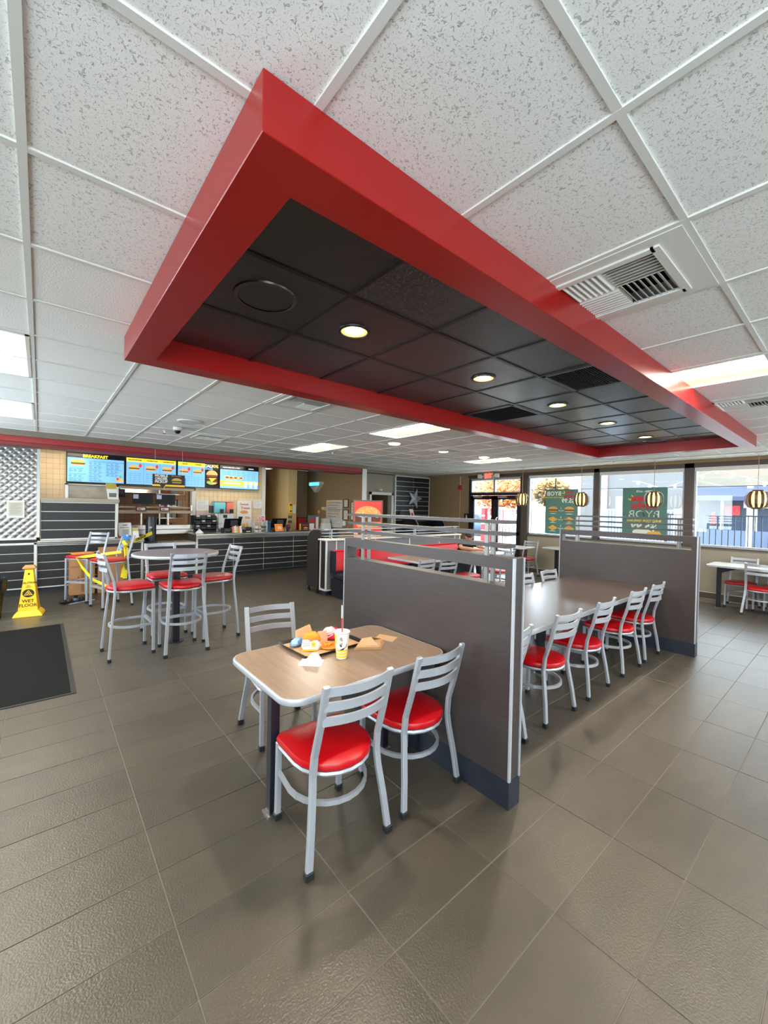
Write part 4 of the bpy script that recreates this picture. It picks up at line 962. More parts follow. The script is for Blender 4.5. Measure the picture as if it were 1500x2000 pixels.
t = thing('folded_wet_sign', 'yellow folded caution sign hanging on the cream column', 'sign', (2.50, 8.995, 1.58)); B('board', yel_m, -.055, .055, -.03, 0, -.15, .14, t, bevel=.008); B('print', ink_m, -.04, .03, -.032, -.03, .06, .10, t); B('print', ink_m, -.04, .035, -.032, -.03, -.11, -.08, t); MB().sweep([(-.02, -.01, .14), (0, -.01, .18), (.02, -.01, .14)], .01, .01, (0,1,0)).build('handle', white_m, t)
wall_sheet('posted_sheet', 'pale paper strip taped at the edge of the cream column', 'paper', 2.61, 8.995, 1.55, .09, .24, 0, paper_m, None, 5)
for z, lb in ((1.32, 'upper small grey print card on the cream column'), (1.19, 'lower small grey print card on the cream column')): wall_sheet('print_card', lb, 'card', 2.49, 8.995, z, .12, .07, 0, mat('card_grey', (96, 90, 80), .6), None, 2)
# kitchen ceiling lamp
for x, y in ((-1.2, 10.8), (.9, 8.6), (-2.6, 8.7)):
    t = thing('kitchen_light', 'ceiling strip light hidden behind the header, ' + ('deep in the kitchen' if y > 9 else ('above the drink machine' if x > 0 else 'above the order shelf')), 'ceiling light', (x, y, CZ), 0, 'kitchen strip lights')
    B('housing', cgrid_m, -.6, .6, -.12, .12, -.05, 0, t); B('tube', mat('strip_tube', (255, 240, 215), .5, emit=9), -.57, .57, -.09, .09, -.062, -.05, t)

# ================================================================== KITCHEN AND COUNTER THINGS
t = thing('heat_shelf', 'stainless heat shelf with a beige back above the raised screen', 'shelf', (-2.05, 8.75, 0)); B('back', mat('cloudy_steel', (188, 176, 160), .35, .6, noise=(4, (150, 138, 124), (1, 1, 1), .2)), -.40, .42, .05, .08, 1.70, 1.97, t); B('side', steel_m, -.44, -.39, -.1, .1, .95, 1.99, t); B('side', steel_m, .40, .44, -.1, .1, .95, 1.99, t); B('top', white_m, -.44, .44, -.1, .1, 1.965, 1.99, t); B('strip', pap, -.36, -.08, .03, .05, 1.72, 1.78, t)
t = thing('tabletop_sign', 'leaning white notice with a yellow head on the beige shelf end', 'sign', (-1.745, 8.20, 1.70), 0)
MB().poly([(-.10, -.02, 0), (.08, -.02, 0), (.04, .07, .31), (-.13, .07, .31)], (0, .006, 0)).build('sheet', paper_m, t)
MB().poly([(-.118, .036, .20), (.045, .036, .20), (.035, .068, .305), (-.128, .068, .305)], (0, -.003, 0)).build('yellow_head', mat('notice_yellow', (206, 176, 70), .6), t)
B('print', mat('grey_ink'), -.08, .04, -.012, -.010, .04, .12, t)
t = thing('steel_pass_shelf', 'two-tier steel pass-through shelf behind the counter opening', 'shelf', (-.9, 9.2, 0))
for z0, z1, y in ((1.40, 1.465, 0), (1.52, 1.55, .1), (1.04, 1.13, -.1)): B('beam', beige_m if z0 > 1.2 else steel_m, -.72, .88, y-.04, y+.25, z0, z1, t)
for x in (-.70, -.2, .35, .86): B('upright', steel_m, x-.015, x+.015, .0, .03, .95, 1.60, t)
B('lower_deck', steel_m, -.72, .88, -.25, .2, .94, 1.03, t)
for x, lb in ((-1.08, 'left black order monitor over the pass shelf'), (-.615, 'right black order monitor over the pass shelf')):
    t = thing('order_monitor', lb, 'monitor', (x, 9.15, 1.725), 0, 'kitchen order monitors'); B('bezel', dark_m, -.205, .205, 0, .05, -.118, .118, t, bevel=.004); B('display', off_m, -.195, .195, -.002, 0, -.105, .108, t); B('note', mat('pale_blue_note', (200, 214, 240), .6), -.19, -.09, -.004, -.002, .005, .10, t); B('neck', dark_m, -.03, .03, .01, .04, -.17, -.11, t)
t = thing('order_monitor', 'small tilted black monitor behind the menu wall edge', 'monitor', (-1.45, 9.65, 1.86), .3, 'kitchen order monitors'); B('bezel', dark_m, -.12, .10, 0, .05, -.10, .09, t); B('bracket', dark_m, -.015, .015, .05, .08, .05, .86, t)
for x, lb in ((-1.125, 'left little red-lettered shelf tag in a dark frame'), (-.645, 'right little red-lettered shelf tag in a dark frame')):
    t = thing('shelf_tag', lb, 'tag', (x, 9.10, 1.50), 0, 'shelf tags'); B('frame', mat('tag_dark', (70, 24, 26), .5), -.10, .10, 0, .03, -.05, .05, t); B('insert', mat('tag_pale', (224, 206, 206), .5), -.08, .08, -.003, 0, -.03, .03, t); B('print', redp_m, -.06, .0, -.005, -.003, -.012, .012, t)
t = thing('fryer_hood', 'dark steel cooking hood deep inside the kitchen', 'hood', (-1.0, 11.4, 1.9)); MB().poly([(-.9, -.3, 0), (-.9, .5, 0), (-.9, .5, .5), (-.9, 0, .5)], (2.0, 0, 0)).build('canopy', steel_m, t); B('flue', steel_m, -.3, .5, .1, .5, .5, .82, t); B('filter', mat('dark_steel', (60, 54, 50), .4, .6), -.85, 1.05, -.2, .4, -.02, 0, t)
t = thing('kitchen_rack', 'white wire rack crammed with small items at the right of the opening', 'rack', (-.28, 10.2, 0))
for z in (.95, 1.25, 1.55, 1.85): B('shelf', steel_m, -.3, .3, -.2, .2, z, z+.02, t)
for x in (-.29, .29): B('upright', steel_m, x-.012, x+.012, -.2, -.176, 0, 2.0, t)
for k in range(14): B('packet', [paper_m, pap, card_m, mat('packet_red', (190, 90, 70), .6), mat('packet_tan', (206, 170, 120), .6)][k % 5], -.26+.13*(k % 4), -.17+.13*(k % 4), -.18, .1, (.97, 1.27, 1.57, 1.87)[k//4], (.97, 1.27, 1.57, 1.87)[k//4]+.1+.03*(k % 3), t)
t = thing('prep_oven', 'black-fronted oven seen through the lower opening', 'oven', (-1.35, 10.6, 0)); B('body', steel_m, -.5, .35, 0, .6, 0, 1.05, t); B('upper_body', mat('dark_steel'), -.45, .0, .05, .6, 1.05, 1.45, t); B('window', off_m, -.4, -.05, .03, .05, 1.1, 1.38, t)
for k in range(3): B('tongs', mat('tongs_tan', (206, 160, 110), .5), -.12+.05*k, -.10+.05*k, -.05, .0, 1.06, 1.36-.05*k, t)
t = thing('prep_oven', 'second dark oven with a tan upper body under the shelf, nearer the post', 'oven', (-.55, 10.6, 0)); B('body', steel_m, -.3, .3, 0, .6, 0, 1.05, t); B('window', off_m, -.25, .25, -.01, 0, 1.06, 1.22, t); B('upper_body', mat('oven_tan', (170, 120, 84), .5), -.25, .25, .0, .5, 1.22, 1.4, t)  # upper body is a plain tan box
t = thing('drink_dispenser', 'tall black cylindrical drink urn on the low counter', 'urn', (-1.06, 8.36, .80))
MB().lathe([(.115, 0), (.115, .02), (.10, .03), (.10, .53), (.09, .56), (.03, .57)], n=24).build('body', mat('urn_black', (24, 26, 34), .3), t, smooth=True)
B('label', silver_m, -.06, .0, -.108, -.098, .31, .345, t); B('spout', dark_m, .0, .04, -.15, -.09, .24, .32, t); MB().lathe([(.13, 0), (.13, .015)], n=24).build('base_ring', dark_m, t)
t = thing('acrylic_sign', 'white printed counter notice with a blanked code square, by the caution tape', 'sign', (-1.52, 8.32, .925), 0)
MB().poly([(-.115, 0, 0), (.115, 0, 0), (.10, .07, .30), (-.13, .07, .30)], (0, .006, 0)).build('sheet', paper_m, t); B('orange_foot', mat('orange_print', (226, 110, 50), .5), -.112, .06, -.006, -.003, .0, .035, t)
text('scan', .05, ink_m, -.01, .045, .255, t, bold=.001); B('code_area', mat('grey_print', (170, 170, 168), .6), -.05, .055, .008, .013, .06, .17, t); B('print', mat('grey_ink'), -.09, .06, .038, .042, .195, .21, t)
t = thing('tent_card', 'small yellow-headed card beside the white counter notice', 'card', (-1.34, 8.30, .925), -.1); MB().poly([(-.055, 0, 0), (.055, 0, 0), (.04, .04, .19), (-.065, .04, .19)], (0, .005, 0)).build('sheet', paper_m, t); MB().poly([(-.06, .028, .13), (.043, .028, .13), (.038, .038, .185), (-.065, .038, .185)], (0, -.003, 0)).build('yellow_head', mat('notice_yellow'), t)
t = thing('cup_rack', 'black tiered rack of lids and cups behind the counter', 'rack', (.19, 8.90, .0))
B('cabinet', steel_m, -.19, .20, -.08, .4, 0, .96, t); B('case', dark_m, -.25, .27, 0, .3, .96, 1.36, t)
for r in range(3):
    for k in range(4):
        MB().poly([(-.23+k*.125, 0, 1.0+r*.12), (-.23+k*.125, -.09, 1.04+r*.12), (-.23+k*.125, -.09, 1.09+r*.12), (-.23+k*.125, 0, 1.10+r*.12)], (.11, 0, 0)).build('bin', dark_m, t)
        if (r+k) % 2 == 0: B('lid_stack', [white_m, paper_m, pap][k % 3], -.20+k*.125, -.14+k*.125, -.06, .0, 1.08+r*.12, 1.125+r*.12, t)
t = thing('slush_machine', 'steel frozen-drink machine with a pale blue and a pink tank', 'drink machine', (.64, 8.95, .0)); B('cabinet', steel_m, -.2, .28, 0, .36, 0, 1.40, t); B('front', mat('machine_white', (226, 226, 226), .4), -.13, .24, -.05, 0, 1.05, 1.40, t); B('tray', dark_m, -.02, .08, -.054, -.05, 1.30, 1.38, t); B('spigot_bank', steel_m, -.1, .22, -.12, -.05, 1.02, 1.05, t)
for x, m_, w in ((-.10, mat('pastel_blue', (122, 206, 214), .35), .14), (.14, mat('pastel_pink', (240, 120, 110), .35), .09)):
    k = MB().box(x-w, x+w, -.08, .22, 1.42, 1.69).build('tank', m_, t, bevel=.03, seg=2, smooth=True); B('lid', dark_m, x-w*.9, x+w*.9, -.06, .2, 1.69, 1.70, k); B('tap', dark_m, x-.01, x+.06, -.15, -.08, 1.42, 1.52, k)
B('motor', dark_m, -.29, -.24, -.02, .2, 1.42, 1.60, t)
t = thing('treats_poster', 'tall white poster with red script reading Sweet Treats', 'poster', (1.31, KY-.032, 1.35)); B('panel', paper_m, -.20, .20, 0, .02, -.40, .41, t)
MB().box(-.20, .20, -.008, 0, .39, .41).box(-.20, .20, -.008, 0, -.4, -.38).box(-.20, -.185, -.008, 0, -.4, .41).box(.185, .20, -.008, 0, -.4, .41).build('frame', white_m, t)
text('Sweet', .095, redp_m, 0, -.003, .30, t, bold=.001); text('Treats', .095, redp_m, .03, -.003, .20, t, bold=.001)
flat('cookie_print', mat('print_bun'), ell(.0, .09, .11, .045), -.002, t); flat('label_print', ink_m, [(-.15, -.03), (-.04, -.03), (-.04, -.08), (-.15, -.08)], -.002, t)
for z in (-.03, -.06): flat('churro_print', mat('churro', (206, 110, 80), .5), [(.03, z), (.16, z-.01), (.16, z-.025), (.03, z-.015)], -.002, t)
for x in (-.09, .0, .09): flat('cone_print', mat('print_fry', (234, 176, 70), .5), [(x-.035, -.22), (x+.035, -.22), (x+.025, -.34), (x-.025, -.34)], -.002, t); flat('cone_print', mat('print_onion'), ell(x, -.19, .03, .035), -.0035, t)
for x, z, w, h, lb in ((.25, 1.60, .30, .26, 'white printed schedule sheets on the cream tiles above the cup rack, left'), (.28, 1.38, .34, .14, 'lower pinkish sheet on the cream tiles above the cup rack'), (1.69, 1.66, .24, .22, 'printed sheets on the cream tiles right of the Sweet Treats poster')):
    wall_sheet('posted_sheet', lb, 'paper', x, KY-.012, z, w, h, 0, paper_m if z != 1.38 else mat('pinkish', (226, 200, 196), .7), None, 6, 'sheets on the kitchen tiles')
def pos(label, x, y, rz=0):
    t = thing('register', label, 'register', (x, y, .965), rz, 'touch screen registers')
    B('base', dark_m, -.12, .12, -.05, .12, 0, .03, t, bevel=.005); B('stand', dark_m, -.04, .04, 0, .04, .03, .18, t)
    k = MB().poly([(-.20, .02, .10), (-.20, .05, .10), (-.20, -.05, .34), (-.20, -.08, .34)], (.40, 0, 0)).build('display_back', off_m, t)
    B('customer_screen', dark_m, -.08, .09, -.10, -.07, .17, .30, t)
pos('black register screen, left one on the long counter', .68, 8.42); pos('black register screen with a blue side, right one on the long counter', 1.88, 8.44)
t = thing('printer_box', 'blue-sided receipt printer beside the right register', 'printer', (1.60, 8.49, .965)); B('body', mat('printer_blue', (30, 90, 130), .4), -.06, .06, -.08, .1, 0, .27, t, bevel=.006); B('slot', dark_m, -.04, .04, -.082, -.08, .2, .22, t)
t = thing('dark_cup', 'small black cup on the left end of the long counter', 'cup', (.41, 8.30, .965)); MB().lathe([(.032, 0), (.04, .11), (.042, .115)], n=16).build('body', dark_m, t, smooth=True); MB().lathe([(.044, .115), (.044, .125), (.01, .13)], n=16).build('lid', dark_m, t)
t = thing('snack_basket', 'wire basket of mixed snack packets before the left register', 'basket', (.70, 8.26, .965))
for z in (.01, .07, .12): MB().sweep([(-.12, -.07, z), (.12, -.07, z), (.12, .07, z), (-.12, .07, z)], .005, .005, (0,0,1), closed=True).build('wire', silver_m, t)
cols = [(226, 120, 50), (200, 60, 50), (230, 226, 214), (60, 70, 140), (226, 190, 90), (40, 40, 60)]
for k in range(9):
    c_ = cols[k % 6]; x = -.09+.022*k; MB().poly([(x, -.05+.03*(k % 2), .01), (x+.05, -.05+.03*(k % 2), .01), (x+.045, -.02+.03*(k % 2), .14+.02*(k % 3)), (x-.005, -.02+.03*(k % 2), .15+.02*(k % 2))], (0, .015, 0)).build('snack_packet', mat('packet_%d' % (k % 6), c_, .4), t)
t = thing('card_reader', 'black card reader next to the snack basket', 'card reader', (.885, 8.24, .965)); B('stand', dark_m, -.02, .02, -.02, .02, 0, .06, t); MB().poly([(-.04, -.04, .06), (-.04, .06, .13), (-.04, .055, .15), (-.04, -.05, .08)], (.08, 0, 0)).build('terminal', dark_m, t)
t = thing('receipt_printer', 'low black receipt printer right of the left register', 'printer', (1.01, 8.32, .965)); B('body', dark_m, -.09, .09, -.06, .1, 0, .13, t, bevel=.01); B('paper_slip', paper_m, -.05, .05, -.062, -.06, .02, .04, t)
t = thing('napkin_pile', 'crumpled white paper napkins at the left end of the long counter', 'napkins', (-.06, 8.5, .965))
for k in range(4): MB().poly([(-.09+.03*k, -.05, 0), (.03+.02*k, -.06, .0), (.06+.015*k, .05, .01), (-.02+.01*k, .02, .05+.015*k)], (0, 0, .012)).build('napkin', paper_m, t)
t = thing('wire_display', 'clear and white display rack of papers between the registers', 'rack', (1.36, 8.42, .965))
for z in (0, .08, .16, .25): B('shelf', mat('clear_grey', (196, 196, 190), .2), -.17, .17, -.08, .1, z, z+.008, t)
for x in (-.17, .16): B('side', white_m, x, x+.012, -.08, .1, 0, .29, t)
for k in range(6): B('leaflet', [paper_m, pap, mat('card_grey')][k % 3], -.14+.09*(k % 3), -.07+.09*(k % 3), -.07, .06, .012+.085*(k//3), .05+.085*(k//3)+.01*(k % 2), t)
t = thing('flower_box', 'small white and red patterned box on top of the display rack', 'box', (1.41, 8.44, 1.229)); B('body', mat('pink_white', (236, 216, 220), .6, noise=(30, (206, 60, 80), (1, 1, 1), .08)), -.09, .09, -.04, .04, 0, .13, t); B('lid', paper_m, -.092, .092, -.042, .042, .13, .14, t)
t = thing('promo_stand', 'orange promo card with blue foot before the right register', 'card', (1.82, 8.25, .965)); MB().poly([(-.11, 0, .02), (.11, 0, .02), (.10, .05, .20), (-.12, .05, .20)], (0, .005, 0)).build('card', mat('promo_orange', (248, 140, 30), .5), t); B('foot', mat('foot_blue', (60, 80, 160), .5), -.11, .11, -.01, .03, 0, .02, t); MB().poly([(-.04, .006, .06), (.07, .006, .06), (.06, .03, .14), (-.05, .03, .14)], (0, -.003, 0)).build('swirl_print', mat('promo_pale', (250, 206, 160), .5), t)
t = thing('card_reader', 'black and red card reader right of the orange card', 'card reader', (2.07, 8.28, .965)); B('stand', dark_m, -.03, .03, -.03, .03, 0, .08, t); B('terminal', dark_m, -.05, .05, -.04, .02, .08, .18, t, bevel=.006); B('red_label', redp_m, -.02, .03, -.044, -.04, .13, .16, t)
t = thing('red_bin', 'red plastic bin behind the right end of the counter', 'bin', (2.85, 9.05, 0)); MB().lathe([(.12, 0), (.15, 1.28), (.155, 1.30)], n=4).build('body', mat('bin_red', (170, 24, 30), .4), t, rz=PI/4); B('rim', dark_m, -.12, .12, -.12, .12, 1.30, 1.32, t)
t = thing('promo_box', 'black promo box with a red stripe and burger picture on the counter end', 'box', (2.58, 8.30, .965)); B('body', mat('promo_black', (52, 36, 34), .5), -.125, .125, 0, .06, 0, .235, t); text('DOUBLE', .05, redp_m, 0, -.003, .16, t, bold=.002); burger_pic(t, .02, .07, .13, -.003, False); B('yellow_side', mat('notice_yellow'), -.14, -.125, 0, .06, .03, .2, t)
t = thing('promo_tent', 'grey and white tall promo stand with a red band, rightmost on the counter', 'promo stand', (2.85, 8.33, .965)); B('board', mat('promo_grey', (92, 96, 98), .5), -.16, .16, 0, .02, 0, .42, t); B('side_board', paper_m, .08, .155, -.004, 0, .02, .38, t); B('red_band', redp_m, -.13, .06, -.004, 0, .24, .31, t); B('white_block', paper_m, -.13, .02, -.004, 0, .03, .20, t); B('print', redp_m, .03, .065, -.005, 0, .09, .17, t); MB().sweep([(.17, .01, 0), (.17, .01, .5)], .01, .01, (0,1,0)).build('pole', silver_m, t); B('topper', mat('promo_orange'), .14, .20, 0, .01, .5, .56, t)
t = thing('paper_stack', 'white paper boxes stacked on the counter end by the wall post', 'boxes', (3.3, 8.42, .965)); B('box', paper_m, -.13, .12, -.1, .1, 0, .10, t); B('box', paper_m, -.11, .11, -.09, .09, .101, .20, t); B('box', mat('pale_paper'), -.10, .09, -.08, .08, .201, .33, t)

# ================================================================== FLOOR THINGS ON THE LEFT
t = thing('floor_mat', 'large black rubber floor mat at the left edge', 'mat', (-3.45, 4.24, 0)); MB().box(-.82, .81, -1.26, 1.26, 0, .008).build('rubber', matt_m, t, bevel=.003)
for a, b_, c_, d_ in ((-.84, .845, -1.285, -1.24), (-.84, .845, 1.24, 1.285), (-.84, -.80, -1.24, 1.24), (.80, .845, -1.24, 1.24)): B('border', rub_m, a, b_, c_, d_, 0, .006, t)
t = thing('wet_floor_sign', 'yellow four-sided WET FLOOR caution cone with a tan cap', 'caution sign', (-2.965, 6.36, 0), -.12)
b = MB()
def frus(b, z0, w0, d0, z1, w1, d1):
    n = len(b.v); b.v += [(-w0, -d0, z0), (w0, -d0, z0), (w0, d0, z0), (-w0, d0, z0), (-w1, -d1, z1), (w1, -d1, z1), (w1, d1, z1), (-w1, d1, z1)]
    b.f += [tuple(n+i for i in f) for f in ((0,3,2,1),(4,5,6,7),(0,1,5,4),(1,2,6,5),(2,3,7,6),(3,0,4,7))]; return b
frus(b, .045, .115, .12, .66, .045, .045).build('cone', yel_m, t, bevel=.006)
frus(MB(), 0, .165, .16, .035, .15, .145).build('base', yel_m, t, bevel=.004)
frus(MB(), .035, .15, .145, .075, .115, .12).build('base_step', yel_m, t)
frus(MB(), .66, .075, .06, .70, .07, .055).build('cap', tan_m, t, bevel=.01); frus(MB(), .70, .06, .045, .715, .05, .035).build('cap_top', tan_m, t)
tilt = math.atan2(.075, .615); Rt = (-tilt, 0, 0)
def fy(z): return -(.12-(z-.045)/.615*.075)-.002
text('CAUTION', .038, ink_m, 0, fy(.47), .47, t, bold=.001, rot=Rt); text('PISO', .018, ink_m, 0, fy(.43), .43, t, rot=Rt); text('MOJADO', .018, ink_m, 0, fy(.41), .41, t, rot=Rt)
k = flat('pictogram', ink_m, ell(0, 0, .065, .058, n=20), 0, t); k.location = (0, fy(.325), .325); k.rotation_euler = Rt
k = flat('pictogram_triangle', yel_m, [(-.048, -.028), (.048, -.028), (0, .045)], -.001, t); k.location = (0, fy(.325), .325); k.rotation_euler = Rt
k = flat('pictogram_triangle', ink_m, [(-.036, -.022), (.036, -.022), (0, .034)], -.0022, t); k.location = (0, fy(.325), .325); k.rotation_euler = Rt
k = flat('pictogram_figure', yel_m, [(-.022, -.018), (-.002, .0), (-.012, .016), (-.002, .02), (.008, .002), (.024, -.014), (.016, -.018), (.002, -.004), (-.012, -.02)], -.0034, t); k.location = (0, fy(.325), .325); k.rotation_euler = Rt
text('WET', .062, ink_m, 0, fy(.21), .215, t, bold=.001, rot=Rt); text('FLOOR', .062, ink_m, 0, fy(.16), .155, t, bold=.001, rot=Rt)
k = flat('hole_mark', ink_m, ell(0, 0, .012, .016, n=10), 0, t); k.location = (0, fy(.595), .595); k.rotation_euler = Rt
t = thing('trash_bin', 'black bagged trash bin cut off by the left frame edge', 'bin', (-3.42, 6.30, 0)); MB().lathe([(.16, 0), (.20, .50), (.205, .52)], n=20).build('bin_body', dark_m, t, smooth=True)
MB().lathe([(.215, .38), (.225, .44), (.22, .50), (.23, .54), (.20, .57), (.17, .54)], n=22, cap=False).build('bin_bag', mat('bag_black', (26, 26, 30), .25, bump=(14, .8, 'n')), t, smooth=True)
t = thing('cardboard_box', 'flat brown cardboard box standing under the left parked stool', 'box', (-2.26, 7.62, 0), .05); B('carton', card_m, -.20, .16, -.12, .12, 0, .66, t, bevel=.006); B('flap', card_m, -.20, .16, -.13, -.12, .5, .67, t); B('tape_strip', mat('brown_tape', (146, 100, 62), .4), -.04, .01, -.1215, -.12, .05, .5, t); B('mark_print', mat('carton_print', (110, 74, 50), .7), -.09, -.07, -.1215, -.12, .22, .32, t)
t = thing('cardboard_box', 'taller brown cardboard box behind the taped stool', 'box', (-1.88, 7.60, 0), -.04); B('carton', card_m, -.17, .22, -.13, .15, 0, .70, t, bevel=.006); MB().poly([(-.17, -.13, .70), (.22, -.13, .70), (.22, -.05, .82), (-.17, -.05, .82)], (0, .006, 0)).build('flap', card_m, t)
t = thing('orange_folder', 'orange sheet lying on the left parked stool seat', 'sheet', (-2.32, 7.06, .772), .3); MB().poly([(-.17, -.11, 0), (.15, -.13, 0), (.17, .09, .012), (-.13, .12, .012)], (0, 0, .006)).build('sheet', mat('orange_sheet', (232, 140, 60), .6), t)
t = thing('floor_gadget', 'small dark mechanical gadget with a metal bar lying on the floor by the stools', 'gadget', (-2.40, 6.86, 0), .35)
for k in range(5): MB().lathe([(.035+.01*(k % 2), -.03), (.045, 0), (.03, .03)], c=(-.18+.09*k, .02*(k % 2), .045), n=12).build('wheel' if k in (0, 4) else 'motor', [dark_m, mat('dark_steel'), mat('faded_blue', (60, 76, 110), .4), off_m, chrome_m][k], t)
B('chassis', dark_m, -.2, .2, -.03, .05, .01, .04, t); B('arm', dark_m, -.02, .02, -.02, .02, .04, .12, t)
MB().sweep([(-.14, -.10, .012), (.24, -.06, .012)], .02, .014).build('metal_bar', silver_m, t)
# caution tape tied between stools and counter sign
tape_m = mat('caution_tape_yellow', (236, 214, 40), .4)
t = thing('caution_tape', 'yellow caution tape with black lettering looped round the parked stools', 'tape', (0, 0, 0))
def ribbon(path, w=.055, name='tape_run'):
    return MB().sweep(path, .003, w, (0,0,1)).build(name, tape_m, t)
ribbon([(-1.79, 6.43, .96), (-1.62, 6.60, 1.0), (-1.30, 6.95, 1.10)], .06)
ribbon([(-1.80, 6.40, .93), (-1.79, 6.38, .75), (-1.81, 6.38, .55), (-1.83, 6.40, .42)], .05).rotation_euler = (0, 0, 0)
MB().poly([(-1.815, 6.375, .40), (-1.76, 6.375, .40), (-1.745, 6.395, .9), (-1.80, 6.39, .95)], (0, .004, 0)).build('tape_run', tape_m, t)
ribbon([(-1.84, 6.42, .84), (-2.05, 6.55, .80), (-2.30, 6.70, .76), (-2.40, 6.78, .74), (-2.34, 6.66, .60), (-2.22, 6.5, .42), (-2.02, 6.30, .30), (-1.88, 6.22, .27)], .045)
MB().sweep([(-1.795, 6.40, 1.04), (-1.82, 6.38, 1.0), (-1.78, 6.37, .96), (-1.81, 6.39, .92)], .04, .05, (1,0,0)).build('knot', tape_m, t)
b_ = text('CAUTION', .058, ink_m, -1.515, 6.70, 1.035, t, bold=.002); b_.rotation_euler = (0, -.20, .82)
b_ = text('CAUTION', .05, ink_m, -1.782, 6.372, .66, t, bold=.002); b_.rotation_euler = (0, PI/2, 0)
t = thing('blue_ribbon', 'crumpled blue tie knotted at the top of the taped stool', 'ribbon', (-1.80, 6.42, 1.0))
bl = mat('ribbon_blue', (60, 120, 190), .5)
MB().sweep([(-.02, -.02, .12), (.02, -.04, .06), (-.02, -.03, .02), (.03, -.04, -.03), (-.03, -.03, -.06)], .03, .05, (1,0,0)).build('knot', bl, t); MB().sweep([(0, -.04, .02), (.05, -.05, .07), (.07, -.04, .10)], .02, .04, (0,0,1)).build('tail', bl, t); MB().sweep([(0, -.04, -.03), (-.06, -.05, -.08), (-.05, -.05, -.13)], .02, .04, (0,0,1)).build('tail', mat('ribbon_pale', (150, 190, 220), .5), t)

# ================================================================== FOOD ON THE NEAR TABLE
TZ = .7601
t = thing('food_tray', 'black plastic food tray on the near brown table', 'tray', (-1.45, .855, TZ), .06+PI/2)
hw, hd = .155, .205
MB().poly([(x, y, 0) for x, y in rrect(-hw, hw, -hd, hd, .03, 4)], (0, 0, .004)).build('tray_base', dark_m, t)
b = MB(); o = rrect(-hw-.018, hw+.018, -hd-.018, hd+.018, .035, 5); i_ = rrect(-hw, hw, -hd, hd, .03, 5); k = len(o)
for P, z in ((i_, .004), (o, .020), ([(x*1.02, y*1.02) for x, y in o], .020), ([(x*1.02, y*1.02) for x, y in o], .016), (i_, 0)): b.v += [(x, y, z) for x, y in P]
for j in range(4):
    for q in range(k): b.f.append((j*k+q, j*k+(q+1) % k, (j+1)*k+(q+1) % k, (j+1)*k+q))
b.build('tray_rim', dark_m, t, smooth=True)
t = thing('tray_liner', 'brown paper liner sheet lying in the food tray', 'paper', (-1.45, .855, TZ+.0045), .06+PI/2); B('sheet', kraft_m, -.15, .15, -.20, .20, 0, .001, t)
def crumple(r, seed, sx=1, sy=1, sz=1, amp=.18, n=3, flatb=True):
    rd = random.Random(seed); bm = bmesh.new(); bmesh.ops.create_icosphere(bm, subdivisions=n, radius=1)
    from mathutils import noise
    for v in bm.verts:
        d = 1+amp*noise.noise(v.co*2.4+Vector((seed*3.1, 0, 0)))+amp*.5*noise.noise(v.co*6+Vector((0, seed, 0)))
        v.co = Vector((v.co.x*d*r*sx, v.co.y*d*r*sy, v.co.z*d*r*sz))
        if flatb and v.co.z < -r*sz*.6: v.co.z = -r*sz*.6
    for f in bm.faces: f.smooth = True
    bm.normal_update()
    me = bpy.data.meshes.new('wrap'); bm.to_mesh(me); bm.free(); return me
wht_m = mat('wrapper_white', (240, 236, 226), .5)
t = thing('wrapped_burger', 'burger in white and orange paper with a yellow star, on the tray', 'burger', (-1.565, .80, TZ+.038), -.65)
put('wrapper', crumple(.062, 3, .95, .62, .9, .12), wht_m, t); 
o2 = put('orange_fold', crumple(.048, 5, 1.15, .75, .85, .28), orange_m, t, (0.0, .008, .040))
flat('star_print', yel_m, star(.02, .018, .020, .5), -.046, t, .002)
for q in range(3): flat('stripe_print', mat('print_grey', (90, 80, 70), .5), [(-.045, .03-q*.012), (.0, .038-q*.012), (.0, .036-q*.012), (-.045, .028-q*.012)], -.045, t)
flat('stripe_print', yel_m, [(-.05, -.025), (.04, -.022), (.04, -.014), (-.05, -.018)], -.046, t)
t = thing('wrapped_burger', 'burger in pink-red and white paper at the far side of the tray', 'burger', (-1.345, .90, TZ+.038), -.2)
put('wrapper', crumple(.058, 9, 1.0, .8, .8, .16), mat('wrap_pink', (226, 40, 84), .5), t); put('white_fold', crumple(.040, 11, 1.1, .9, .7, .25), mat('wrap_pale', (240, 200, 206), .5), t, (-.022, -.012, .026))
for q in range(2): flat('stripe_print', wht_m, [(-.05, .0+q*.016), (-.01, .014+q*.016), (-.01, .008+q*.016), (-.05, -.006+q*.016)], -.044, t)
t = thing('blue_wrapper', 'crumpled blue and white wrapper on the left side of the tray', 'wrapper', (-1.60, .915, TZ+.030), .5); put('wrapper', crumple(.042, 14, 1.45, .8, .6, .3), mat('wrap_blue', (150, 190, 220), .5, noise=(16, (70, 120, 180), (1, 1, 1), .06)), t)
t = thing('fry_spill', 'orange sauce-stained paper with fries in the middle of the tray', 'fries', (-1.45, .765, TZ+.012), .2); put('stained_paper', crumple(.05, 21, 1.1, 1.1, .18, .3), orange_m, t)
for k in range(7):
    a = random.uniform(0, PI); x, y = random.uniform(-.03, .03), random.uniform(-.03, .03)
    MB().sweep([(x-.025*math.cos(a), y-.025*math.sin(a), .014+.003*k % .01), (x+.025*math.cos(a), y+.025*math.sin(a), .016)], .007, .007).build('fry', mat('fry_gold', (226, 160, 60), .5), t)
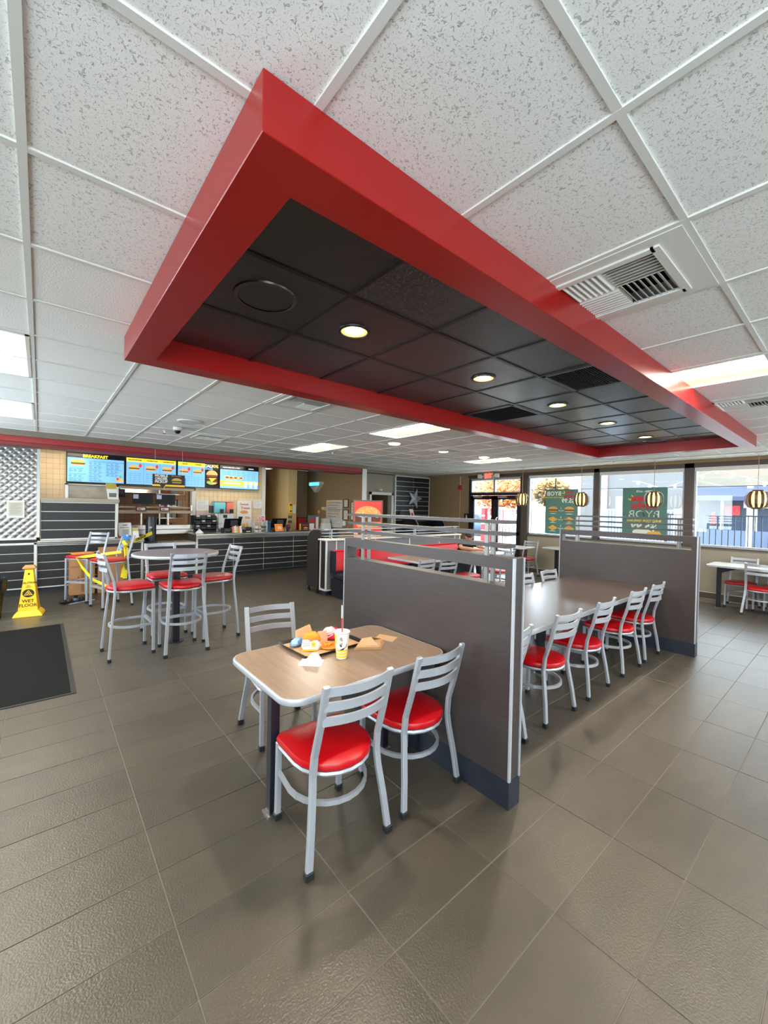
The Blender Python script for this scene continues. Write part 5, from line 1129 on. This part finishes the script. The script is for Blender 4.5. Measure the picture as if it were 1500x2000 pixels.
def napkin(name, label, x, y, pts, z0=TZ, m=kraft_m, th=.0012, layers=1, group=None):
    t = thing(name, label, 'napkin', (x, y, z0), 0, group)
    for q in range(layers):
        b = MB(); n = len(pts)
        dz = q*.0035; off = (q*.006, -q*.004)
        top = [(a+off[0], c+off[1], e+dz) for a, c, e in pts]
        b.v += top+[(a, c, e+th) for a, c, e in top]
        for i in range(1, n-1): b.f.append((0, i+1, i)); b.f.append((n, n+i, n+i+1))
        for i in range(n): b.f.append((i, (i+1) % n, n+(i+1) % n, n+i))
        b.build('sheet', m, t)
    return t
# napkins: folded kraft stack, single flat one, one sticking up from tray, white tent
napkin('kraft_napkin', 'single flat brown napkin near the partition on the table', -1.03, .70, [(-.07, .05, 0), (.02, .10, 0), (.075, -.03, 0), (-.02, -.08, 0)])
t = thing('napkin_stack', 'folded stack of brown napkins with lifted layers beside the drink', 'napkins', (-1.225, .655, TZ), 0)
for q in range(4):
    z = .002+q*.004; s = 1.25-.05*q
    MB().poly([(-.10*s, -.01, z), (.02, -.085*s, z), (.11*s, .0+.01*q, z+.003*q), (-.0, .075*s, z)], (0, 0, .0015)).build('napkin', kraft_m, t)
MB().poly([(-.10, -.0, .016), (.02, -.075, .018), (.03, .01, .050), (-.02, .045, .040)], (0, 0, .0015)).build('lifted_fold', kraft_m, t)
MB().poly([(.03, .01, .050), (-.02, .045, .040), (.06, .07, .020), (.11, .01, .024)], (0, 0, .0015)).build('lifted_fold', kraft_m, t)
t = thing('kraft_napkin', 'folded brown napkin sticking up at the back of the tray', 'napkin', (-1.52, .965, TZ+.008), .45)
MB().poly([(-.09, .0, .0), (.06, -.02, .01), (.09, .02, .085), (-.04, .04, .075)], (0, .004, 0)).build('fold', kraft_m, t); MB().poly([(-.05, .02, .02), (.10, .0, .02), (.11, .03, .075), (-.0, .05, .06)], (0, .004, 0)).build('fold', kraft_m, t)
t = thing('fry_sleeve', 'small brown and pink paper pocket leaning in the tray by the pink burger', 'paper pocket', (-1.44, .87, TZ+.006), -.3); MB().poly([(-.035, 0, 0), (.03, -.01, .0), (.04, .02, .07), (-.025, .03, .065)], (.004, .012, 0)).build('pocket', mat('pocket_pink', (222, 160, 130), .6), t)
t = thing('paper_tent', 'folded white paper ticket standing in front of the tray', 'ticket', (-1.655, .63, TZ), -.75)
MB().poly([(-.06, -.045, .0), (.055, -.045, .0), (.03, .005, .058), (-.0, .005, .055)], (0, .0015, 0)).build('leaf', paper_m, t); MB().poly([(.0, .005, .055), (.03, .005, .058), (.045, .05, .0), (.02, .055, .0)], (.0015, 0, 0)).build('leaf', paper_m, t)
B('base_leaf', paper_m, -.07, .06, -.055, .05, 0, .0012, t)
# cup
t = thing('drink_cup', 'white and yellow paper soda cup with a red straw', 'cup', (-1.478, .592, TZ), -.55)
n = 30; b = MB().lathe([(.030, 0), (.031, .004), (.0445, .150), (.0455, .153)], n=n); cupo = b.build('cup_body', wht_m, t, smooth=True)
MB().lathe([(.0465, .150), (.0485, .154), (.0485, .158), (.044, .161), (.041, .157), (.040, .152), (.002, .152)], n=n, cap=False).build('cup_lid', mat('lid_clear', (214, 214, 210), .2), t, smooth=True)
def curved(m, pts, name='cup_print', off=.0006):
    """print wrapped on the cone: pts=(angle, z) polygon, angle 0 faces local -Y"""
    out = []
    for k in range(len(pts)):
        a0, z0 = pts[k]; a1, z1 = pts[(k+1) % len(pts)]
        for q in range(3): out.append((a0+(a1-a0)*q/3, z0+(z1-z0)*q/3))
    b = MB(); c_ = (sum(p[0] for p in out)/len(out), sum(p[1] for p in out)/len(out))
    def P(a, z): r = .031+(z-.004)/.146*.0135+off; return (r*math.sin(a), -r*math.cos(a), z)
    b.v = [P(*c_)]+[P(*p) for p in out]; b.f = [(0, i, i % len(out)+1) for i in range(1, len(out)+1)]
    return b.build(name, m, t)
cup_y = mat('cup_yellow', (250, 206, 60), .5)
for a in range(-3, 4): 
    for z in (.008, .026, .044): curved(cup_y, [(a*.6-.3, z), (a*.6+.3, z), (a*.6+.3, z+.012+.004*(a > 0)), (a*.6-.3, z+.012)])
for a in (-1.5, -1.2, -.95): curved(cup_y, [(a-.14, .09), (a+.14, .09), (a+.14, .146), (a-.14, .146)])
for k in range(5):     # swirl of nested arcs
    rr = .030-.005*k; wd = .0018
    pts = [(.15+.9*rr/.04*math.cos(x)*.9, .105+rr*1.0*math.sin(x)) for x in [PI*.62+PI*.75*i/8 for i in range(9)]]
    for i in range(8):
        (a0, z0), (a1, z1) = pts[i], pts[i+1]; curved(ink_m, [(a0, z0-wd), (a1, z1-wd), (a1, z1+wd), (a0, z0+wd)], off=.0009)
curved(ink_m, [(-.35, .082), (-.2, .076), (-.02, .074), (-.1, .082), (-.3, .095)], off=.001)
curved(mat('cup_orange', (196, 130, 60), .5), [(.62, .072), (.78, .072), (.80, .09), (.62, .09)], off=.001)
curved(ink_m, [(-.9, .056), (.2, .060), (.8, .082), (.8, .080), (.2, .0565), (-.9, .054)], off=.001)
MB().sweep([(.002, 0, .05), (.002, 0, .150), (-.001, .002, .19), (-.002, .003, .235)], .0075, .0075, (0,1,0), n=10).build('straw', redp_m, t, smooth=True)
MB().sweep([(-.002, .003, .235), (-.003, .004, .31)], .0078, .0078, (0,1,0), n=10).build('straw_wrapper', paper_m, t, smooth=True)

# ================================================================== PENDANTS
cage_m = mat('pendant_brown', (84, 58, 40), .4); amber = mat('pendant_amber', (255, 214, 120), .4, emit=1.1)
pg = 'caged pendant lamps by the windows'
pend0 = None
for (y, lb) in ((4.235, 'slatted pendant lamp in front of the entrance door'), (2.76, 'slatted pendant lamp beside the first green poster'), (1.33, 'slatted pendant lamp over the second green poster'), (-.21, 'slatted pendant lamp by the rightmost window')):
    if pend0 is None:
        p = thing('pendant_lamp', lb, 'pendant lamp', (6.5, y, 0), 0, pg)
        MB().lathe([(.06, CZ-.001), (.06, CZ-.02), (.01, CZ-.03)], n=16).build('canopy', white_m, p)
        MB().sweep([(0, 0, 2.08), (0, 0, CZ-.02)], .008, .008, (0,1,0)).build('cord', mat('cord_tan', (176, 150, 110), .6), p)
        MB().lathe([(.075, 1.79), (.10, 1.83), (.115, 1.92), (.10, 2.02), (.075, 2.06)], n=20).build('diffuser', amber, p, smooth=True)
        for q in range(12):
            a = 2*PI*q/12; c_, s_ = math.cos(a), math.sin(a)
            path = [(r*c_, r*s_, z) for r, z in ((.07, 2.075), (.125, 2.05), (.158, 1.99), (.165, 1.92), (.158, 1.85), (.125, 1.79), (.07, 1.765))]
            MB().sweep(path, .042, .005, (c_, s_, .01)).build('slat', cage_m, p)
        MB().lathe([(.08, 2.07), (.08, 2.085)], n=16).build('ring', cage_m, p); MB().lathe([(.08, 1.755), (.08, 1.77)], n=16).build('ring', cage_m, p)
        pend0 = p
    else: dup(pend0, (6.5, y, 0), 0, lb, pg)
B('ceiling_rail', white_m, 6.40, 6.60, -3, 8, CZ-.006, CZ+.001, ceil)

# ================================================================== OUTSIDE
GZ = -.05
tag(B('pavement', conc_m, 7.36, 14, -14, 30, GZ-.1, GZ), kind='structure'); tag(B('car_park', asph_m, 14, 60, -30, 60, GZ-.12, GZ-.02), kind='structure')
def fence(label, x, y0, y1, z0, z1, step, m, w=.016, name='metal_fence', post=2.4):
    t = thing(name, label, 'fence', (x, y0, GZ), 0); L = y1-y0
    B('rail', m, -.02, .02, 0, L, z1-.03-GZ, z1-GZ, t); B('rail', m, -.02, .02, 0, L, .10, .13, t)
    pk = MB().box(-w/2, w/2, -w/2, w/2, .05, z1-.02-GZ).mesh('picket'); pk.materials.append(m); y = step
    while y < L: put('picket', pk, None, t, (0, y, 0)); y += step
    y = 0
    while y <= L: B('post', m, -.03, .03, y-.03, y+.03, 0, z1-GZ+.02, t); y += post
    return t
fence('dark metal picket fence outside the right windows', 8.35, -3.2, 1.6, 0, 1.64, .105, fence_m)
fence('pale blue close-slatted fence outside beyond the posters', 12.5, 2.2, 4.9, 0, 1.75, .10, fenceb_m, .05)
fence('white close-slatted fence outside between the entrance and the first poster', 10.8, 5.6, 7.9, 0, 1.70, .14, mat('fence_white', (216, 222, 230), .6), .06)
t = thing('shop_building', 'shop across the way with a blue awning, dark entrance and pale stucco wall', 'building', (22, 0, GZ))
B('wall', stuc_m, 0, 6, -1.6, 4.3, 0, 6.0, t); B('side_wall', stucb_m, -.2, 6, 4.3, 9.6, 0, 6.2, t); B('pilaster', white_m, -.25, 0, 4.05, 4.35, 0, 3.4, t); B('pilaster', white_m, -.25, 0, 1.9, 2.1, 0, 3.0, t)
aw = MB().poly([(0, -1.6, 3.02), (-1.2, -1.6, 2.5), (-1.2, -1.6, 2.32), (0, -1.6, 2.32)], (0, 5.6, 0)).build('awning', blue_aw, t)
B('entrance', dkglass, -.05, 0, -.6, 3.0, 0, 2.4, t); B('base_wall', mat('blue_base', (92, 104, 128), .8), -.12, 0, -1.6, 4.0, 0, .95, t)
for y in (-1.5, -.6, .6, 1.8, 3.0): B('mullion', white_m, -.10, 0, y-.05, y+.05, 0, 2.4, t)
for y0, y1 in ((-1.4, -.7),): B('window', dkglass, -.06, 0, y0, y1, 1.0, 2.3, t)
B('window', dkglass, -.06, 0, 3.1, 3.9, 1.0, 2.3, t); B('red_notice', redp_m, -.1, -.06, 2.35, 2.9, 1.6, 2.1, t); B('red_notice', redp_m, -.1, -.06, 3.25, 3.4, 1.2, 1.8, t)
sg = B('shop_sign', mat('sign_pinkish', (206, 170, 190), .5), -.32, -.2, .7, 2.2, 2.0, 2.4, t)
b = MB()
for k in range(8): b.box(-.335, -.32, .85+.15*k, .95+.15*k, 2.12, 2.30)
tag(b.build('sign_letters', redp_m, t), kind='stuff')
B('downpipe', mat('pipe_rose', (190, 160, 160), .6), -.32, -.2, 8.1, 8.3, 0, 5, t)
B('bench', mat('bench_wood', (170, 120, 90), .7), -1.2, -.8, -.4, 1.2, .4, .5, t); B('bench_back', mat('bench_wood'), -.85, -.8, -.4, 1.2, .55, .9, t)
t = thing('string_lights', 'string of white bulbs swagging across the right windows outside', 'string lights', (0, 0, 0))
wp = []
for k in range(17):
    y = 2.3-.26*k; z = 2.24+.10*abs(((k+2) % 8)-4)
    wp.append((8.6, y, z)); MB().lathe([(.004, 0), (.03, -.03), (.034, -.06), (.015, -.09)], c=(8.6, y, z), n=10).build('bulb', mat('bulb_white', (250, 250, 244), .3, emit=1), t, smooth=True)
MB().sweep(wp, .006, .006).build('wire', white_m, t)
def tree(label, x, y, h, r, m, seed):
    t = thing('tree', label, 'tree', (x, y, GZ), 0, 'trees outside'); rd = random.Random(seed)
    MB().sweep([(0, 0, 0), (.05, 0, h*.4), (-.05, .1, h*.75)], .22, .22, (0,1,0), n=8).build('trunk', bark_m, t)
    b = MB()
    for k in range(2200):
        a = rd.uniform(0, 2*PI); e = rd.uniform(-1, 1); q = rd.random()**.4
        c_ = Vector((math.cos(a)*math.sqrt(1-e*e)*r*q, math.sin(a)*math.sqrt(1-e*e)*r*q, h*.72+e*r*.8*q)); s = rd.uniform(.12, .24)
        u = Vector((rd.uniform(-1, 1), rd.uniform(-1, 1), rd.uniform(-1, 1))).normalized()*s; v = u.orthogonal().normalized()*s*.6
        b.face([c_-u, c_+v, c_+u, c_-v])
    tag(b.build('foliage', m, t), kind='stuff')
lf2 = mat('autumn_leaves', (206, 140, 76), .8, noise=(2, (170, 84, 44), (1, 1, 1), .2))
tree('orange-leaved tree seen through the entrance door', 26, 17.6, 4.2, 2.4, lf2, 2); tree('green-grey tree behind the transom window', 38, 27, 8, 4.0, leaf_m, 3); tree('olive tree outside left of the first poster', 33, 17.2, 4.6, 1.7, leaf_m, 4); tree('pale tree outside right of the first poster', 34, 12.9, 4.0, 1.2, leaf_m, 5)
t = thing('parked_car', 'blue-grey parked car seen through the left door glass', 'car', (19, 15.2, GZ), .15)
MB().poly([(-.85, y, z) for y, z in ((-2.1, .3), (-2.15, .75), (-1.3, .95), (-.7, 1.4), (.8, 1.42), (1.5, .98), (2.1, .9), (2.15, .3))], (1.7, 0, 0)).build('body', mat('car_blue', (70, 92, 130), .3, .3), t, bevel=.06, seg=2, smooth=True)
MB().poly([(-.87, y, z) for y, z in ((-1.1, .95), (-.65, 1.32), (.75, 1.34), (1.25, .98))], (.02, 0, 0)).build('side_window', dkglass, t)
for y in (-1.35, 1.35):
    for x in (-.88, .72): MB().poly([(x, y+.33*math.cos(2*PI*i/18), .33+.33*math.sin(2*PI*i/18)) for i in range(18)], (.18, 0, 0)).build('wheel', rub_m, t)
for k, (y, lb) in enumerate(((10.3, 'red fuel-pump-like pillar outside the door, left'), (9.75, 'red pillar outside the door, middle'), (9.2, 'red pillar outside the door, right'))):
    t = thing('red_pillar', lb, 'pillar', (15.5, y+1.6, GZ), 0, 'red pillars outside'); B('post', redp_m, -.12, .12, -.12, .12, 0, 1.75, t); B('cap', white_m, -.13, .13, -.13, .13, 1.75, 1.82, t)
    for z in (.5, .9, 1.3): B('stripe', white_m, -.125, -.12, -.12, .12, z, z+.08, t)

# ================================================================== PERSON
def skin_mesh(name, pts, edges, radii, m, parent, sub=2, root=0):
    me = bpy.data.meshes.new(name); me.from_pydata([tuple(p) for p in pts], edges, []); o = bpy.data.objects.new(name, me); COL.objects.link(o)
    o.modifiers.new('s', 'SKIN')
    for i, r in enumerate(radii):
        sv = me.skin_vertices[0].data[i]; sv.radius = (r, r) if not isinstance(r, tuple) else r; sv.use_root = (i == root)
    ss = o.modifiers.new('u', 'SUBSURF'); ss.levels = sub; ss.render_levels = sub
    bpy.context.view_layer.update()
    nm = bpy.data.meshes.new_from_object(o.evaluated_get(bpy.context.evaluated_depsgraph_get())); bpy.data.objects.remove(o)
    for f in nm.polygons: f.use_smooth = True
    nm.name = name; nm.materials.clear()
    return put(name, nm, m, parent)
# local frame: origin at the bench below the hips, facing -Y (towards the table), world rotation turns the chest to the window side
p = thing('person', 'person in a black shirt with dark hair bent over the booth table', 'person', (4.36, 4.44, 0), -.20)
HP = Vector((0, .02, .575)); CH = Vector((0, -.13, .80)); NK = Vector((-.02, -.24, .935)); HB = Vector((-.035, -.29, .975))
pts = [HP, Vector((0, -.05, .68)), CH, Vector((0, -.20, .89)), NK, HB]; ed = [(0, 1), (1, 2), (2, 3), (3, 4), (4, 5)]; rad = [(.16, .12), (.135, .11), (.155, .11), (.10, .075), (.052, .052), (.05, .05)]
def chain(start, ps, rs):
    prev = start
    for q, r in zip(ps, rs): pts.append(Vector(q)); rad.append(r); ed.append((prev, len(pts)-1)); prev = len(pts)-1
    return prev
# arms: forearms rest on the table (z .80)
lw = chain(3, [(-.19, -.19, .88), (-.26, -.33, .82), (-.17, -.50, .805), (-.04, -.60, .80), (.02, -.63, .80)], [.058, .043, .040, .028, .026])
rw = chain(3, [(.19, -.17, .88), (.27, -.32, .82), (.24, -.50, .805), (.18, -.64, .80), (.16, -.70, .80)], [.058, .043, .040, .028, .026])
# legs
for s in (-1, 1): chain(0, [(s*.10, -.05, .545), (s*.12, -.24, .53), (s*.13, -.43, .50), (s*.13, -.46, .28), (s*.13, -.45, .09), (s*.13, -.50, .05), (s*.13, -.60, .04)], [.085, .075, .058, .052, .038, .036, .03])
# fingers and thumbs
def fingers(w, base, dirv, side):
    base = Vector(base); dirv = Vector(dirv).normalized(); side = Vector(side).normalized()
    for k, L in enumerate((.060, .068, .063, .050)):
        o_ = base+side*(k-1.5)*.019; chain(w, [o_+dirv*.025, o_+dirv*(.025+L*.5)+Vector((0, 0, .008)), o_+dirv*(.025+L)+Vector((0, 0, -.006))], [.009, .0085, .007])
    chain(w, [base-side*.03-dirv*.015, base-side*.048+dirv*.015], [.010, .008])
fingers(lw, (.03, -.64, .80), (.8, -.35, 0), (.4, .9, 0)); fingers(rw, (.155, -.715, .80), (-.25, -1, 0), (1, -.2, 0))
body = skin_mesh('body', pts, ed, rad, skin_m, p, 2)
# head joined into the body mesh (one continuous figure mesh)
bm = bmesh.new(); bm.from_mesh(body.data)
h = bmesh.ops.create_uvsphere(bm, u_segments=24, v_segments=16, radius=.1)['verts']
HC = Vector((-.055, -.335, 1.045)); HR = (Matrix.Rotation(-.55, 3, 'Z') @ Matrix.Rotation(.55, 3, 'X'))
for v in h:
    c_ = v.co.copy(); c_.x *= .78; c_.y *= .98; c_.z *= 1.14
    if c_.z < -.02: c_.x *= 1-.28*min(1, (-.02-c_.z)/.09); c_.y *= 1-.12*min(1, (-.02-c_.z)/.09)
    if c_.y < -.05 and c_.z > -.06: c_.y = -.05+(c_.y+.05)*.75
    if abs(c_.x) < .016 and -.045 < c_.z < .015 and c_.y < 0: c_.y -= .020*(1-(c_.z+.015)**2/.001) if (c_.z+.015)**2 < .001 else .0
    if abs(abs(c_.x)-.03) < .014 and .005 < c_.z < .03 and c_.y < 0: c_.y += .008
    v.co = HR @ c_+HC
for f in bm.faces: f.smooth = True
bm.to_mesh(body.data); bm.free()
def hp(v): return HR @ Vector(v)+HC
for s in (-1, 1):
    MB().lathe([(.001, -.009), (.008, -.004), (.0085, .003), (.001, .009)], c=tuple(hp((s*.028, -.082, .012))), n=10).build('eye', mat('eye_dark', (40, 30, 28), .3), p, smooth=True)
    MB().lathe([(.004, -.026), (.013, -.01), (.014, .012), (.004, .026)], c=tuple(hp((s*.078, .005, .0))), n=8, sx=.5).build('ear', skin_m, p, smooth=True)
MB().sweep([hp((-.022, -.083, -.052)), hp((0, -.09, -.054)), hp((.022, -.083, -.052))], .006, .006).build('mouth', mat('lips', (150, 90, 80), .5), p)
bm = bmesh.new(); vs = bmesh.ops.create_uvsphere(bm, u_segments=24, v_segments=14, radius=.1)['verts']
for v in vs:
    c_ = v.co.copy(); c_.x *= .86; c_.y *= 1.08; c_.z *= 1.22
    if c_.z < .035 and c_.y < .01: c_.y = max(c_.y, .01); c_.z = max(c_.z, -.02)
    if c_.y < 0: c_.z = max(c_.z, .045-.2*c_.y*0)
    v.co = HR @ c_+HC
for f in bm.faces: f.smooth = True
me = bpy.data.meshes.new('hair'); bm.to_mesh(me); bm.free(); put('hair', me, hair_m, p)
pts = [HP+Vector((0, 0, -.02)), Vector((0, -.05, .65)), CH, Vector((0, -.20, .895)), Vector((-.018, -.225, .925))]; ed = [(0, 1), (1, 2), (2, 3), (3, 4)]; rad = [(.175, .135), (.15, .125), (.172, .128), (.115, .088), (.062, .062)]
chain(3, [(-.19, -.19, .885), (-.245, -.29, .845)], [.070, .058]); chain(3, [(.19, -.17, .885), (.255, -.28, .845)], [.070, .058])
skin_mesh('shirt', pts, ed, rad, cloth_blk, p, 2)
pts = [HP+Vector((0, 0, -.03))]; ed = []; rad = [(.165, .12)]
for s in (-1, 1): chain(0, [(s*.10, -.07, .555), (s*.12, -.24, .54), (s*.13, -.44, .505), (s*.13, -.47, .28), (s*.13, -.455, .12)], [.098, .086, .068, .060, .050])
skin_mesh('trousers', pts, ed, rad, mat('trousers_dark', (40, 42, 52), .9), p, 2)
for s in (-1, 1): MB().poly([(s*.13-.04, -.40, 0), (s*.13+.04, -.40, 0), (s*.13+.045, -.60, 0), (s*.13, -.66, 0), (s*.13-.045, -.60, 0)], (0, 0, .075)).build('shoe', mat('shoe_white', (206, 204, 200), .6), p, bevel=.02, seg=2, smooth=True)
